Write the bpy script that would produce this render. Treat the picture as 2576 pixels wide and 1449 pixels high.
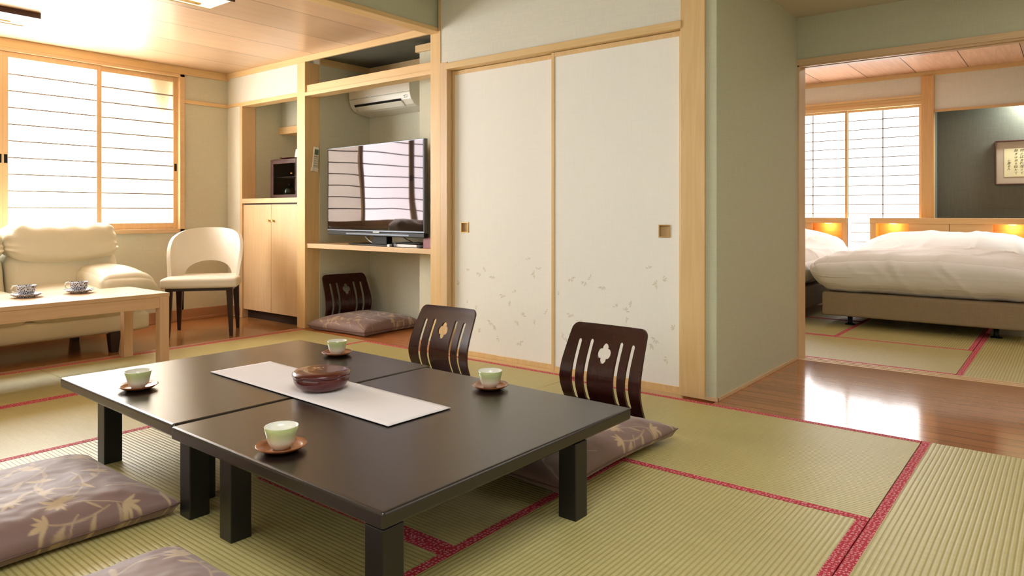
import bpy, bmesh, math, random
import numpy as np
from mathutils import Vector, Matrix, noise
from math import sin, cos, pi, radians as R, sqrt
random.seed(7)
sc = bpy.context.scene
C = sc.collection
for o in list(bpy.data.objects): bpy.data.objects.remove(o)

# ------------------------------------------------------------------ camera, world, lights, exposure
cam_d = bpy.data.cameras.new('camera'); cam = bpy.data.objects.new('camera', cam_d); C.objects.link(cam)
cam.location = (0, 0, 1.0); cam.rotation_euler = (R(90), 0, R(38.6))
cam_d.sensor_width = 36; cam_d.lens = 36*1770/2576; cam_d.shift_y = -(724.5-536)/2576; cam_d.clip_start = .05
sc.camera = cam
w = bpy.data.worlds.new('world'); sc.world = w; w.use_nodes = True
w.node_tree.nodes['Background'].inputs[0].default_value = (.9, .95, 1, 1); w.node_tree.nodes['Background'].inputs[1].default_value = 1.0
sc.view_settings.view_transform = 'Standard'; sc.view_settings.look = 'None'
sc.view_settings.exposure = 0.5; sc.view_settings.gamma = 1.0; sc.view_settings.use_curve_mapping = False
sc.cycles.max_bounces = 8; sc.cycles.diffuse_bounces = 4; sc.cycles.glossy_bounces = 4
sc.cycles.transmission_bounces = 6; sc.cycles.sample_clamp_indirect = 6.0
sc.cycles.caustics_reflective = False; sc.cycles.caustics_refractive = False

WIN_L, WIN_BED, WIN_FILL = 13.0, 4.0, .9      # daylight as glow of the sash paper; last one is an added fill window
def area(name, loc, rot, sx, sy, power, col=(1, 1, 1)):
    d = bpy.data.lights.new(name, 'AREA'); d.shape = 'RECTANGLE'; d.size = sx; d.size_y = sy; d.energy = power; d.color = col
    o = bpy.data.objects.new(name, d); o.location = loc; o.rotation_euler = rot; C.objects.link(o); return o
area('fill_light_main', (-.6, .6, 2.5), (0, 0, 0), 1.2, 1.2, 30, (.92, .97, 1))  # unseen fill added to brighten the sitting room
area('fill_light_hall', (.9, 4.3, 2.3), (0, 0, 0), .6, .6, 13, (1, .96, .88))  # unseen fill added to brighten the hall
area('soft_light_bedroom', (-1.0, 6.9, 2.5), (0, 0, 0), .9, .9, 9, (1, .97, .9))  # soft unseen area light below the bedroom ceiling
area('alcove_light', (.05, 8.97, 2.26), (R(25), 0, 0), .9, .06, 38, (.92, 1, .98))
# daylight outside the paper of the right-hand window sash
area('daylight_outside', (-7.15, 2.75, 1.55), (0, R(-90), 0), 2.2, 1.5, 330, (1, .98, .96))

# ------------------------------------------------------------------ helpers
def lin(h):
    if isinstance(h, str):
        h = h.lstrip('#'); c = [int(h[i:i+2], 16)/255 for i in (0, 2, 4)]
    else: c = h
    return tuple(x/12.92 if x <= .04045 else ((x+.055)/1.055)**2.4 for x in c) + (1,)

def new_mat(name):
    m = bpy.data.materials.new(name); m.use_nodes = True
    nt = m.node_tree; b = nt.nodes['Principled BSDF']
    return m, nt, b
def N(nt, t, **kw):
    n = nt.nodes.new(t)
    for k, v in kw.items(): setattr(n, k, v)
    return n
def mat(name, col, rough=.5, spec=.5, metal=0, coat=0, bump=0, bscale=200, var=0, vscale=8, sheen=0):
    m, nt, b = new_mat(name)
    b.inputs['Roughness'].default_value = rough; b.inputs['Specular IOR Level'].default_value = spec
    b.inputs['Metallic'].default_value = metal; b.inputs['Coat Weight'].default_value = coat; b.inputs['Coat Roughness'].default_value = .06
    b.inputs['Sheen Weight'].default_value = sheen
    c = lin(col)
    tc = N(nt, 'ShaderNodeTexCoord')
    nz = N(nt, 'ShaderNodeTexNoise'); nz.inputs['Scale'].default_value = vscale; nz.inputs['Detail'].default_value = 4
    nt.links.new(tc.outputs['Object'], nz.inputs['Vector'])
    mx = N(nt, 'ShaderNodeMix', data_type='RGBA'); v = max(var, .015)
    mx.inputs[6].default_value = tuple(x*(1-v) for x in c[:3])+(1,); mx.inputs[7].default_value = tuple(min(1, x*(1+v)) for x in c[:3])+(1,)
    nt.links.new(nz.outputs['Fac'], mx.inputs[0]); nt.links.new(mx.outputs[2], b.inputs['Base Color'])
    if bump:
        n2 = N(nt, 'ShaderNodeTexNoise'); n2.inputs['Scale'].default_value = bscale; n2.inputs['Detail'].default_value = 2
        nt.links.new(tc.outputs['Object'], n2.inputs['Vector'])
        bp = N(nt, 'ShaderNodeBump'); bp.inputs['Strength'].default_value = bump; bp.inputs['Distance'].default_value = .002
        nt.links.new(n2.outputs['Fac'], bp.inputs['Height']); nt.links.new(bp.outputs[0], b.inputs['Normal'])
    return m
def emit(name, col, s):
    m, nt, b = new_mat(name); e = N(nt, 'ShaderNodeEmission'); e.inputs[0].default_value = lin(col); e.inputs[1].default_value = s
    nt.links.new(e.outputs[0], nt.nodes['Material Output'].inputs[0]); return m
def wood(name, c1, c2, axis='X', rough=.45, coat=0, scale=1.0, contrast=.5, board=None, baxis=None, boff=0, groove=.004, gcol='#4a2c18', spec=.4):
    """grain runs along axis; board = width of boards across baxis with a dark joint between them"""
    m, nt, b = new_mat(name); b.inputs['Roughness'].default_value = rough; b.inputs['Coat Weight'].default_value = coat
    b.inputs['Coat Roughness'].default_value = .08; b.inputs['Specular IOR Level'].default_value = spec
    tc = N(nt, 'ShaderNodeTexCoord'); sep = N(nt, 'ShaderNodeSeparateXYZ'); nt.links.new(tc.outputs['Object'], sep.inputs[0])
    L = nt.links
    vec = tc.outputs['Object']; cell = None
    if board:
        i = 'XYZ'.index(baxis)
        a = N(nt, 'ShaderNodeMath', operation='ADD'); a.inputs[1].default_value = -boff; L.new(sep.outputs[i], a.inputs[0])
        d = N(nt, 'ShaderNodeMath', operation='DIVIDE'); d.inputs[1].default_value = board; L.new(a.outputs[0], d.inputs[0])
        fl = N(nt, 'ShaderNodeMath', operation='FLOOR'); L.new(d.outputs[0], fl.inputs[0])
        fr = N(nt, 'ShaderNodeMath', operation='FRACT'); L.new(d.outputs[0], fr.inputs[0])
        wn = N(nt, 'ShaderNodeTexWhiteNoise', noise_dimensions='1D'); L.new(fl.outputs[0], wn.inputs['W'])
        sc_ = N(nt, 'ShaderNodeVectorMath', operation='SCALE'); sc_.inputs[3].default_value = 13.0; L.new(wn.outputs['Color'], sc_.inputs[0])
        ad = N(nt, 'ShaderNodeVectorMath', operation='ADD'); L.new(vec, ad.inputs[0]); L.new(sc_.outputs[0], ad.inputs[1]); vec = ad.outputs[0]; cell = (fr, wn)
    mp = N(nt, 'ShaderNodeMapping'); s = [14*scale]*3; s['XYZ'.index(axis)] = .9*scale
    mp.inputs['Scale'].default_value = s; L.new(vec, mp.inputs[0])
    n1 = N(nt, 'ShaderNodeTexNoise'); n1.inputs['Scale'].default_value = 1; n1.inputs['Detail'].default_value = 5; n1.inputs['Distortion'].default_value = .6
    L.new(mp.outputs[0], n1.inputs['Vector'])
    mul = N(nt, 'ShaderNodeMath', operation='MULTIPLY'); mul.inputs[1].default_value = 9; L.new(n1.outputs['Fac'], mul.inputs[0])
    fr2 = N(nt, 'ShaderNodeMath', operation='PINGPONG'); fr2.inputs[1].default_value = 1; L.new(mul.outputs[0], fr2.inputs[0])
    mp2 = N(nt, 'ShaderNodeMapping'); s2 = [160*scale]*3; s2['XYZ'.index(axis)] = 4*scale; mp2.inputs['Scale'].default_value = s2; L.new(vec, mp2.inputs[0])
    n2 = N(nt, 'ShaderNodeTexNoise'); n2.inputs['Scale'].default_value = 1; L.new(mp2.outputs[0], n2.inputs['Vector'])
    mixf = N(nt, 'ShaderNodeMix', data_type='FLOAT'); mixf.inputs[0].default_value = .5; L.new(fr2.outputs[0], mixf.inputs[2]); L.new(n2.outputs['Fac'], mixf.inputs[3])
    cf = N(nt, 'ShaderNodeMath', operation='MULTIPLY'); cf.inputs[1].default_value = contrast; L.new(mixf.outputs[0], cf.inputs[0])
    mx = N(nt, 'ShaderNodeMix', data_type='RGBA'); mx.inputs[6].default_value = lin(c1); mx.inputs[7].default_value = lin(c2)
    L.new(cf.outputs[0], mx.inputs[0]); out = mx.outputs[2]
    if cell:
        fr, wn = cell
        hv = N(nt, 'ShaderNodeHueSaturation'); mr = N(nt, 'ShaderNodeMapRange'); mr.inputs[3].default_value = .88; mr.inputs[4].default_value = 1.1
        L.new(wn.outputs['Value'], mr.inputs[0]); L.new(mr.outputs[0], hv.inputs['Value']); L.new(out, hv.inputs['Color'])
        lt = N(nt, 'ShaderNodeMath', operation='LESS_THAN'); lt.inputs[1].default_value = groove/board; L.new(fr.outputs[0], lt.inputs[0])
        m2 = N(nt, 'ShaderNodeMix', data_type='RGBA'); m2.inputs[7].default_value = lin(gcol); L.new(lt.outputs[0], m2.inputs[0]); L.new(hv.outputs[0], m2.inputs[6]); out = m2.outputs[2]
        bp = N(nt, 'ShaderNodeBump'); bp.inputs['Strength'].default_value = .6; bp.inputs['Distance'].default_value = .002; bp.invert = True
        L.new(lt.outputs[0], bp.inputs['Height']); L.new(bp.outputs[0], b.inputs['Normal'])
    L.new(out, b.inputs['Base Color']); return m

def weave(name, col, rough=.85, strength=.25, scale=350, var=.06):
    """fine crossed threads, like grass-cloth wallpaper"""
    m, nt, b = new_mat(name); L = nt.links; b.inputs['Roughness'].default_value = rough; b.inputs['Specular IOR Level'].default_value = .2
    tc = N(nt, 'ShaderNodeTexCoord'); outs = []
    for s in ((scale, scale, scale*.06), (scale*.06, scale*.06, scale)):
        mp = N(nt, 'ShaderNodeMapping'); mp.inputs['Scale'].default_value = s; L.new(tc.outputs['Object'], mp.inputs[0])
        n = N(nt, 'ShaderNodeTexNoise'); n.inputs['Scale'].default_value = .6; n.inputs['Detail'].default_value = 1; L.new(mp.outputs[0], n.inputs['Vector']); outs.append(n.outputs['Fac'])
    a = N(nt, 'ShaderNodeMath', operation='ADD'); L.new(outs[0], a.inputs[0]); L.new(outs[1], a.inputs[1])
    h = N(nt, 'ShaderNodeMath', operation='MULTIPLY'); h.inputs[1].default_value = .5; L.new(a.outputs[0], h.inputs[0])
    mx = N(nt, 'ShaderNodeMix', data_type='RGBA'); c = lin(col)
    mx.inputs[6].default_value = tuple(x*(1-var*2) for x in c[:3])+(1,); mx.inputs[7].default_value = tuple(min(1, x*(1+var*2)) for x in c[:3])+(1,)
    L.new(h.outputs[0], mx.inputs[0]); L.new(mx.outputs[2], b.inputs['Base Color'])
    bp = N(nt, 'ShaderNodeBump'); bp.inputs['Strength'].default_value = strength; bp.inputs['Distance'].default_value = .001
    L.new(h.outputs[0], bp.inputs['Height']); L.new(bp.outputs[0], b.inputs['Normal']); return m

def tatami_mat_material():
    m, nt, b = new_mat('rush'); L = nt.links; b.inputs['Roughness'].default_value = .42; b.inputs['Specular IOR Level'].default_value = .65
    tc = N(nt, 'ShaderNodeTexCoord'); sep = N(nt, 'ShaderNodeSeparateXYZ'); L.new(tc.outputs['Object'], sep.inputs[0])
    d = N(nt, 'ShaderNodeMath', operation='MULTIPLY'); d.inputs[1].default_value = 1/.0165; L.new(sep.outputs[1], d.inputs[0])
    wob = N(nt, 'ShaderNodeTexNoise'); wob.inputs['Scale'].default_value = 3; L.new(tc.outputs['Object'], wob.inputs['Vector'])
    ad = N(nt, 'ShaderNodeMath', operation='MULTIPLY_ADD'); ad.inputs[1].default_value = .25; L.new(wob.outputs['Fac'], ad.inputs[0]); L.new(d.outputs[0], ad.inputs[2])
    pp = N(nt, 'ShaderNodeMath', operation='PINGPONG'); pp.inputs[1].default_value = .5; L.new(ad.outputs[0], pp.inputs[0])   # 0 at the groove, .5 on the ridge
    p2 = N(nt, 'ShaderNodeMapRange', interpolation_type='SMOOTHSTEP'); p2.inputs[1].default_value = 0; p2.inputs[2].default_value = .34; L.new(pp.outputs[0], p2.inputs[0])
    mp = N(nt, 'ShaderNodeMapping'); mp.inputs['Scale'].default_value = (380, 28, 1); L.new(tc.outputs['Object'], mp.inputs[0])
    n = N(nt, 'ShaderNodeTexNoise'); n.inputs['Scale'].default_value = 1; n.inputs['Detail'].default_value = 2; L.new(mp.outputs[0], n.inputs['Vector'])
    mp2 = N(nt, 'ShaderNodeMapping'); mp2.inputs['Scale'].default_value = (60, 6, 1); L.new(tc.outputs['Object'], mp2.inputs[0])
    n3 = N(nt, 'ShaderNodeTexNoise'); n3.inputs['Scale'].default_value = 1; L.new(mp2.outputs[0], n3.inputs['Vector'])
    mxn = N(nt, 'ShaderNodeMix', data_type='FLOAT'); mxn.inputs[0].default_value = .5; L.new(n.outputs['Fac'], mxn.inputs[2]); L.new(n3.outputs['Fac'], mxn.inputs[3])
    mx = N(nt, 'ShaderNodeMix', data_type='RGBA'); mx.inputs[6].default_value = lin('#aa9c5c'); mx.inputs[7].default_value = lin('#d8cd94'); L.new(mxn.outputs[0], mx.inputs[0])
    m2 = N(nt, 'ShaderNodeMix', data_type='RGBA'); m2.inputs[6].default_value = lin('#aa9a58'); L.new(mx.outputs[2], m2.inputs[7])  # grooves darkened in the colour, for shade between the ribs
    L.new(p2.outputs[0], m2.inputs[0]); L.new(m2.outputs[2], b.inputs['Base Color'])
    hh = N(nt, 'ShaderNodeMath', operation='MULTIPLY_ADD'); hh.inputs[1].default_value = .12; L.new(n.outputs['Fac'], hh.inputs[0]); L.new(p2.outputs[0], hh.inputs[2])
    bp = N(nt, 'ShaderNodeBump'); bp.inputs['Strength'].default_value = .8; bp.inputs['Distance'].default_value = .0012; L.new(hh.outputs[0], bp.inputs['Height']); L.new(bp.outputs[0], b.inputs['Normal'])
    return m
def border_material():
    m, nt, b = new_mat('red_brocade'); L = nt.links; b.inputs['Roughness'].default_value = .7; b.inputs['Specular IOR Level'].default_value = .3
    tc = N(nt, 'ShaderNodeTexCoord')
    vo = N(nt, 'ShaderNodeTexVoronoi', voronoi_dimensions='2D'); vo.inputs['Scale'].default_value = 78; vo.inputs['Randomness'].default_value = .55; L.new(tc.outputs['Object'], vo.inputs['Vector'])
    sb = N(nt, 'ShaderNodeVectorMath', operation='SUBTRACT')
    scl = N(nt, 'ShaderNodeVectorMath', operation='SCALE'); scl.inputs[3].default_value = 1; L.new(tc.outputs['Object'], scl.inputs[0])
    L.new(scl.outputs[0], sb.inputs[0]); L.new(vo.outputs['Position'], sb.inputs[1])
    sx = N(nt, 'ShaderNodeSeparateXYZ'); L.new(sb.outputs[0], sx.inputs[0])
    # little four-winged sprig: angular petals around each cell centre
    at = N(nt, 'ShaderNodeMath', operation='ARCTAN2'); L.new(sx.outputs[1], at.inputs[0]); L.new(sx.outputs[0], at.inputs[1])
    m5 = N(nt, 'ShaderNodeMath', operation='MULTIPLY'); m5.inputs[1].default_value = 5; L.new(at.outputs[0], m5.inputs[0])
    cs = N(nt, 'ShaderNodeMath', operation='COSINE'); L.new(m5.outputs[0], cs.inputs[0])
    rr = N(nt, 'ShaderNodeMath', operation='MULTIPLY_ADD'); rr.inputs[1].default_value = .22; rr.inputs[2].default_value = .16; L.new(cs.outputs[0], rr.inputs[0])
    lt = N(nt, 'ShaderNodeMath', operation='LESS_THAN'); L.new(vo.outputs['Distance'], lt.inputs[0]); L.new(rr.outputs[0], lt.inputs[1])
    mx = N(nt, 'ShaderNodeMix', data_type='RGBA'); mx.inputs[6].default_value = lin('#bb2d3e'); mx.inputs[7].default_value = lin('#f0c0c4')
    L.new(lt.outputs[0], mx.inputs[0]); L.new(mx.outputs[2], b.inputs['Base Color'])
    return m

M = {}
M['hinoki_x'] = wood('hinoki_x', '#e8c894', '#d2a86c', 'X', .42, contrast=.55)
M['hinoki_y'] = wood('hinoki_y', '#e8c894', '#d2a86c', 'Y', .42, contrast=.55)
M['hinoki_z'] = wood('hinoki_z', '#e8c894', '#d2a86c', 'Z', .42, contrast=.55)
M['pine_x'] = wood('pine_x', '#e2c298', '#c8a070', 'X', .4, contrast=.5)
M['pine_y'] = wood('pine_y', '#e2c298', '#c8a070', 'Y', .4, contrast=.5)
M['pine_z'] = wood('pine_z', '#e2c298', '#c8a070', 'Z', .4, contrast=.5)
M['birch'] = wood('birch', '#e2bb92', '#c4966a', 'Y', .35, contrast=.55)
M['birch_z'] = wood('birch_z', '#e2bb92', '#c4966a', 'Z', .35, contrast=.55)
M['ceiling_l'] = wood('ceiling_l', '#d8b694', '#b58c66', 'Y', .28, contrast=.45, board=.4786, baxis='X', boff=-6.495, groove=.006, spec=.6)
M['ceiling_b'] = wood('ceiling_b', '#e6b898', '#c08a68', 'Y', .35, contrast=.7, board=.485, baxis='X', boff=-2.33, groove=.008)
M['floor_wood'] = wood('floor_wood', '#b8774a', '#7d4524', 'X', .13, contrast=.4, coat=.35, board=.105, baxis='Y', boff=3.6, groove=.004, gcol='#3c2010', spec=.6)
M['floor_engawa'] = wood('floor_engawa', '#b07a48', '#7d4c28', 'Y', .2, contrast=.55, coat=.2, board=.15, baxis='X', boff=-5.2, groove=.0015, gcol='#7a4a2a')
M['floor_nook'] = wood('floor_nook', '#c07a48', '#9a5830', 'X', .25, contrast=.6)
M['wall'] = weave('wall_cloth', '#d2cfba')
M['lattice'] = mat('lattice_wood', '#9c9084', .6)
M['wall_white'] = weave('wall_cloth_white', '#e4e1d4')
M['wall_green'] = weave('wall_cloth_green', '#c6c6ac')
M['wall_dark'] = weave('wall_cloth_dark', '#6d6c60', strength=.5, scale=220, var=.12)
M['plaster'] = mat('plaster', '#cfc8b0', .9)
M['fusuma'] = weave('fusuma_paper', '#f7f5ef', strength=.1, scale=260, var=.02)
M['leafprint'] = mat('leaf_print', '#e2dace', .8)
M['leafprint2'] = mat('leaf_print_pale', '#e4ded0', .8)
M['rush'] = tatami_mat_material(); M['red'] = border_material()
M['baseboard'] = mat('baseboard_brown', '#b08263', .5)
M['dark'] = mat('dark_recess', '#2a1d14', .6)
M['black'] = mat('black_plastic', '#0c0c0e', .45, spec=.3)
M['screen'] = mat('screen_glass', '#0a0809', .03, spec=.4)
def _wavy():
    nt = M['screen'].node_tree; b = nt.nodes['Principled BSDF']; b.inputs['Specular Tint'].default_value = (1, .74, .78, 1)
    tc = N(nt, 'ShaderNodeTexCoord'); n = N(nt, 'ShaderNodeTexNoise'); n.inputs['Scale'].default_value = 2.2; n.inputs['Detail'].default_value = 0
    nt.links.new(tc.outputs['Object'], n.inputs['Vector']); bp = N(nt, 'ShaderNodeBump'); bp.inputs['Strength'].default_value = 1; bp.inputs['Distance'].default_value = .003
    nt.links.new(n.outputs['Fac'], bp.inputs['Height']); nt.links.new(bp.outputs[0], b.inputs['Normal'])
_wavy()
M['silver'] = mat('silver_trim', '#6d727c', .35, metal=.7)
M['white_p'] = mat('white_plastic', '#ebe6d8', .35)
M['grey_p'] = mat('grey_plastic', '#9aa39a', .4)
M['lacquer'] = mat('dark_lacquer', '#1d1613', .2, spec=.6, bump=.12, bscale=1100, var=.05, vscale=300)
_b = M['lacquer'].node_tree.nodes['Principled BSDF']; _b.inputs['Coat Weight'].default_value = .22; _b.inputs['Coat Roughness'].default_value = .34
M['lacquer_leg'] = mat('dark_lacquer_leg', '#14100e', .35, bump=.1, bscale=600)
M['zaisu'] = wood('dark_bentwood', '#3a1610', '#1a0a08', 'Z', .25, coat=.25, contrast=.7, spec=.4)
M['redlacquer'] = mat('red_lacquer', '#54120f', .26, spec=.5, coat=.45, var=.2, vscale=30)
M['gold'] = mat('gold_paint', '#c79a6a', .4)
M['tray'] = wood('tray_wood', '#9c5c34', '#6a3a1c', 'X', .25, coat=.3, contrast=.6)
M['leather'] = mat('cream_leather', '#dfd8c0', .38, bump=.15, bscale=120, spec=.5)
M['leather_c'] = mat('cream_vinyl', '#e8e0d0', .42, bump=.08, bscale=150)
M['dark_leg'] = mat('dark_leg_wood', '#2a1510', .35)
M['runner'] = weave('runner_cloth', '#ece5e6', strength=.15, scale=300, var=.03)
M['duvet'] = mat('white_cotton', '#f0ebe6', .85, bump=.1, bscale=90, sheen=.1)
M['bedbase'] = weave('bed_fabric', '#9c886e', strength=.4, scale=420, var=.12)
M['oak'] = wood('oak', '#e0b67c', '#c2905a', 'X', .45, contrast=.6)
M['oak_z'] = wood('oak_z', '#e0b67c', '#c2905a', 'Z', .45, contrast=.6)
M['brass'] = mat('aged_brass', '#c9a15c', .35, metal=.6)
M['pull'] = mat('pull_wood', '#c9a878', .5)
M['bulb'] = emit('warm_bulb', '#ffb050', 14)
M['diffuser'] = emit('lamp_diffuser', '#fff0cc', 1.15)
M['mahogany'] = wood('mahogany', '#43140f', '#220a08', 'Z', .4, coat=0, contrast=.6)
M['celadon'] = mat('celadon', '#5e7a68', .15, coat=.5)
M['card'] = mat('white_card', '#f2eeee', .6)
M['pink'] = mat('pink_print', '#a0707a', .6, var=.35, vscale=60)
M['matboard'] = mat('mat_board', '#bfae98', .8, bump=.2, bscale=400)
M['artpaper'] = mat('art_paper', '#e8dcae', .7, var=.04)
M['ink'] = mat('ink', '#22201c', .7)
M['frame_w'] = mat('frame_wood', '#4a281c', .45)
M['cable'] = mat('cable_black', '#1c1a18', .5)
M['cable_w'] = mat('cable_white', '#d8d4c8', .5)

# window paper: glow put into the material for daylight from outside
def paper(name, s):
    m, nt, b = new_mat(name); L = nt.links
    df = N(nt, 'ShaderNodeBsdfDiffuse'); df.inputs[0].default_value = (.8, .78, .74, 1)
    e = N(nt, 'ShaderNodeEmission'); e.inputs[0].default_value = (.97, .99, 1, 1); e.inputs[1].default_value = s
    a = N(nt, 'ShaderNodeAddShader'); L.new(df.outputs[0], a.inputs[0]); L.new(e.outputs[0], a.inputs[1]); L.new(a.outputs[0], nt.nodes['Material Output'].inputs[0]); return m
M['paper_l'] = paper('window_paper', WIN_L); M['paper_b'] = paper('window_paper_bedroom', WIN_BED); M['paper_fill'] = paper('window_paper_fill', WIN_FILL)
def translucent_paper():
    m, nt, b = new_mat('window_paper_translucent'); L = nt.links
    df = N(nt, 'ShaderNodeBsdfDiffuse'); df.inputs[0].default_value = (.8, .78, .72, 1)
    t = N(nt, 'ShaderNodeBsdfTranslucent'); t.inputs[0].default_value = (.85, .82, .76, 1)
    mx = N(nt, 'ShaderNodeMixShader'); mx.inputs[0].default_value = .6; L.new(df.outputs[0], mx.inputs[1]); L.new(t.outputs[0], mx.inputs[2])
    L.new(mx.outputs[0], nt.nodes['Material Output'].inputs[0]); return m
M['paper_t'] = translucent_paper()
def glass_mat():
    m, nt, b = new_mat('glass'); b.inputs['Base Color'].default_value = (.8, .85, .82, 1); b.inputs['Roughness'].default_value = .02
    b.inputs['Transmission Weight'].default_value = 1; b.inputs['IOR'].default_value = 1.1; return m
M['glass'] = glass_mat()

def fabric_pattern():
    m, nt, b = new_mat('floral_brocade'); L = nt.links; b.inputs['Roughness'].default_value = .55; b.inputs['Sheen Weight'].default_value = .3; b.inputs['Specular IOR Level'].default_value = .3
    at = N(nt, 'ShaderNodeAttribute'); at.attribute_name = 'pattern'
    tc = N(nt, 'ShaderNodeTexCoord'); n = N(nt, 'ShaderNodeTexNoise'); n.inputs['Scale'].default_value = 500; L.new(tc.outputs['Object'], n.inputs['Vector'])
    mx = N(nt, 'ShaderNodeMix', data_type='RGBA'); mx.inputs[6].default_value = lin('#8b6f68'); mx.inputs[7].default_value = lin('#7b5f58'); L.new(n.outputs['Fac'], mx.inputs[0])
    m2 = N(nt, 'ShaderNodeMix', data_type='RGBA'); m2.inputs[7].default_value = lin('#c2a680'); L.new(mx.outputs[2], m2.inputs[6]); L.new(at.outputs['Fac'], m2.inputs[0])
    L.new(m2.outputs[2], b.inputs['Base Color'])
    bp = N(nt, 'ShaderNodeBump'); bp.inputs['Strength'].default_value = .15; bp.inputs['Distance'].default_value = .001; L.new(n.outputs['Fac'], bp.inputs['Height']); L.new(bp.outputs[0], b.inputs['Normal'])
    return m
M['brocade'] = fabric_pattern()
def teacup_mat():
    m, nt, b = new_mat('green_glaze'); L = nt.links; b.inputs['Roughness'].default_value = .18; b.inputs['Coat Weight'].default_value = .4
    tc = N(nt, 'ShaderNodeTexCoord'); sp = N(nt, 'ShaderNodeSeparateXYZ'); L.new(tc.outputs['Object'], sp.inputs[0])
    r = N(nt, 'ShaderNodeValToRGB'); mr = N(nt, 'ShaderNodeMapRange'); mr.inputs[1].default_value = 0; mr.inputs[2].default_value = .072
    L.new(sp.outputs[2], mr.inputs[0]); L.new(mr.outputs[0], r.inputs[0])
    e = r.color_ramp.elements; e[0].position = .3; e[0].color = lin('#f0ebdc'); e[1].position = .82; e[1].color = lin('#b0b878'); e.new(.55).color = lin('#d3d6a8')
    L.new(r.outputs[0], b.inputs['Base Color']); return m
M['tea'] = teacup_mat(); M['porcelain'] = mat('porcelain', '#f2efe2', .15, coat=.4)
def blue_mat():
    m, nt, b = new_mat('blue_and_white'); L = nt.links; b.inputs['Roughness'].default_value = .15
    tc = N(nt, 'ShaderNodeTexCoord'); v = N(nt, 'ShaderNodeTexVoronoi', feature='DISTANCE_TO_EDGE'); v.inputs['Scale'].default_value = 105; L.new(tc.outputs['Object'], v.inputs['Vector'])
    lt = N(nt, 'ShaderNodeMapRange'); lt.inputs[1].default_value = .10; lt.inputs[2].default_value = .16; L.new(v.outputs['Distance'], lt.inputs[0])
    mx = N(nt, 'ShaderNodeMix', data_type='RGBA'); mx.inputs[6].default_value = lin('#e8ecf2'); mx.inputs[7].default_value = lin('#1c2c5c'); L.new(lt.outputs[0], mx.inputs[0]); L.new(mx.outputs[2], b.inputs['Base Color']); return m
M['blue'] = blue_mat()

# mesh building ------------------------------------------------------------
def box(bm, x0, x1, y0, y1, z0, z1):
    v = [bm.verts.new(p) for p in ((x0,y0,z0),(x1,y0,z0),(x1,y1,z0),(x0,y1,z0),(x0,y0,z1),(x1,y0,z1),(x1,y1,z1),(x0,y1,z1))]
    for f in ((3,2,1,0),(4,5,6,7),(0,1,5,4),(1,2,6,5),(2,3,7,6),(3,0,4,7)): bm.faces.new([v[i] for i in f])
    return v
def bx(*boxes):
    bm = bmesh.new()
    for b in boxes: box(bm, *b)
    return bm
def obj(name, bm, m, parent=None, world=True, bev=0, smooth=False, sub=0, seg=2):
    me = bpy.data.meshes.new(name)
    bmesh.ops.recalc_face_normals(bm, faces=bm.faces[:])
    if parent is not None and world:
        root = parent; off = Vector((0, 0, 0)); rot = 0
        mt = Matrix.Identity(4); p = parent
        while p: mt = p.matrix_basis @ mt; p = p.parent
        bmesh.ops.transform(bm, matrix=mt.inverted(), verts=bm.verts[:])
    bm.to_mesh(me); bm.free()
    ms = m if isinstance(m, (list, tuple)) else [m]
    for q in ms: me.materials.append(q)
    if smooth: me.polygons.foreach_set('use_smooth', [True]*len(me.polygons))
    o = bpy.data.objects.new(name, me); C.objects.link(o)
    if parent is not None: o.parent = parent
    if bev:
        b = o.modifiers.new('bevel', 'BEVEL'); b.width = bev; b.segments = seg; b.limit_method = 'ANGLE'; b.harden_normals = False
    if sub:
        s = o.modifiers.new('sub', 'SUBSURF'); s.levels = sub; s.render_levels = sub
    return o
def tag(o, label, cat, group=None):
    o['label'] = label; o['category'] = cat
    if group: o['group'] = group
    return o
def thing(name, label, cat, loc=(0, 0, 0), rz=0, group=None):
    o = bpy.data.objects.new(name, None); o.empty_display_size = .1; C.objects.link(o)
    o.location = loc; o.rotation_euler = (0, 0, rz); return tag(o, label, cat, group)
def struct(name, bm, m, parent=None, **k):
    o = obj(name, bm, m, parent, **k)
    if parent is None: o['kind'] = 'structure'
    return o
def sempty(name, loc=(0, 0, 0)):
    o = bpy.data.objects.new(name, None); C.objects.link(o); o.location = loc; o['kind'] = 'structure'; return o
def dup(root, loc, rz, label, group=None):
    r = root.copy(); C.objects.link(r); r.location = loc; r.rotation_euler = (root.rotation_euler[0], root.rotation_euler[1], rz); r['label'] = label
    if group: r['group'] = group
    for ch in list(root.children):
        c = ch.copy(); C.objects.link(c); c.parent = r
        for g in list(ch.children):
            d = g.copy(); C.objects.link(d); d.parent = c
    return r
def lathe(bm, prof, n=48, cx=0, cy=0, cz=0, sy=1.0, close=True):
    rings = []
    for r, z in prof:
        if r < 1e-5: rings.append([bm.verts.new((cx, cy, cz+z))])
        else: rings.append([bm.verts.new((cx+r*cos(2*pi*i/n), cy+r*sin(2*pi*i/n)*sy, cz+z)) for i in range(n)])
    for a, b in zip(rings, rings[1:]):
        if len(a) == 1 and len(b) == 1: continue
        for i in range(n):
            j = (i+1) % n
            if len(a) == 1: bm.faces.new((a[0], b[i], b[j]))
            elif len(b) == 1: bm.faces.new((a[i], b[0], a[j]))
            else: bm.faces.new((a[i], b[i], b[j], a[j]))
    return rings
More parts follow.
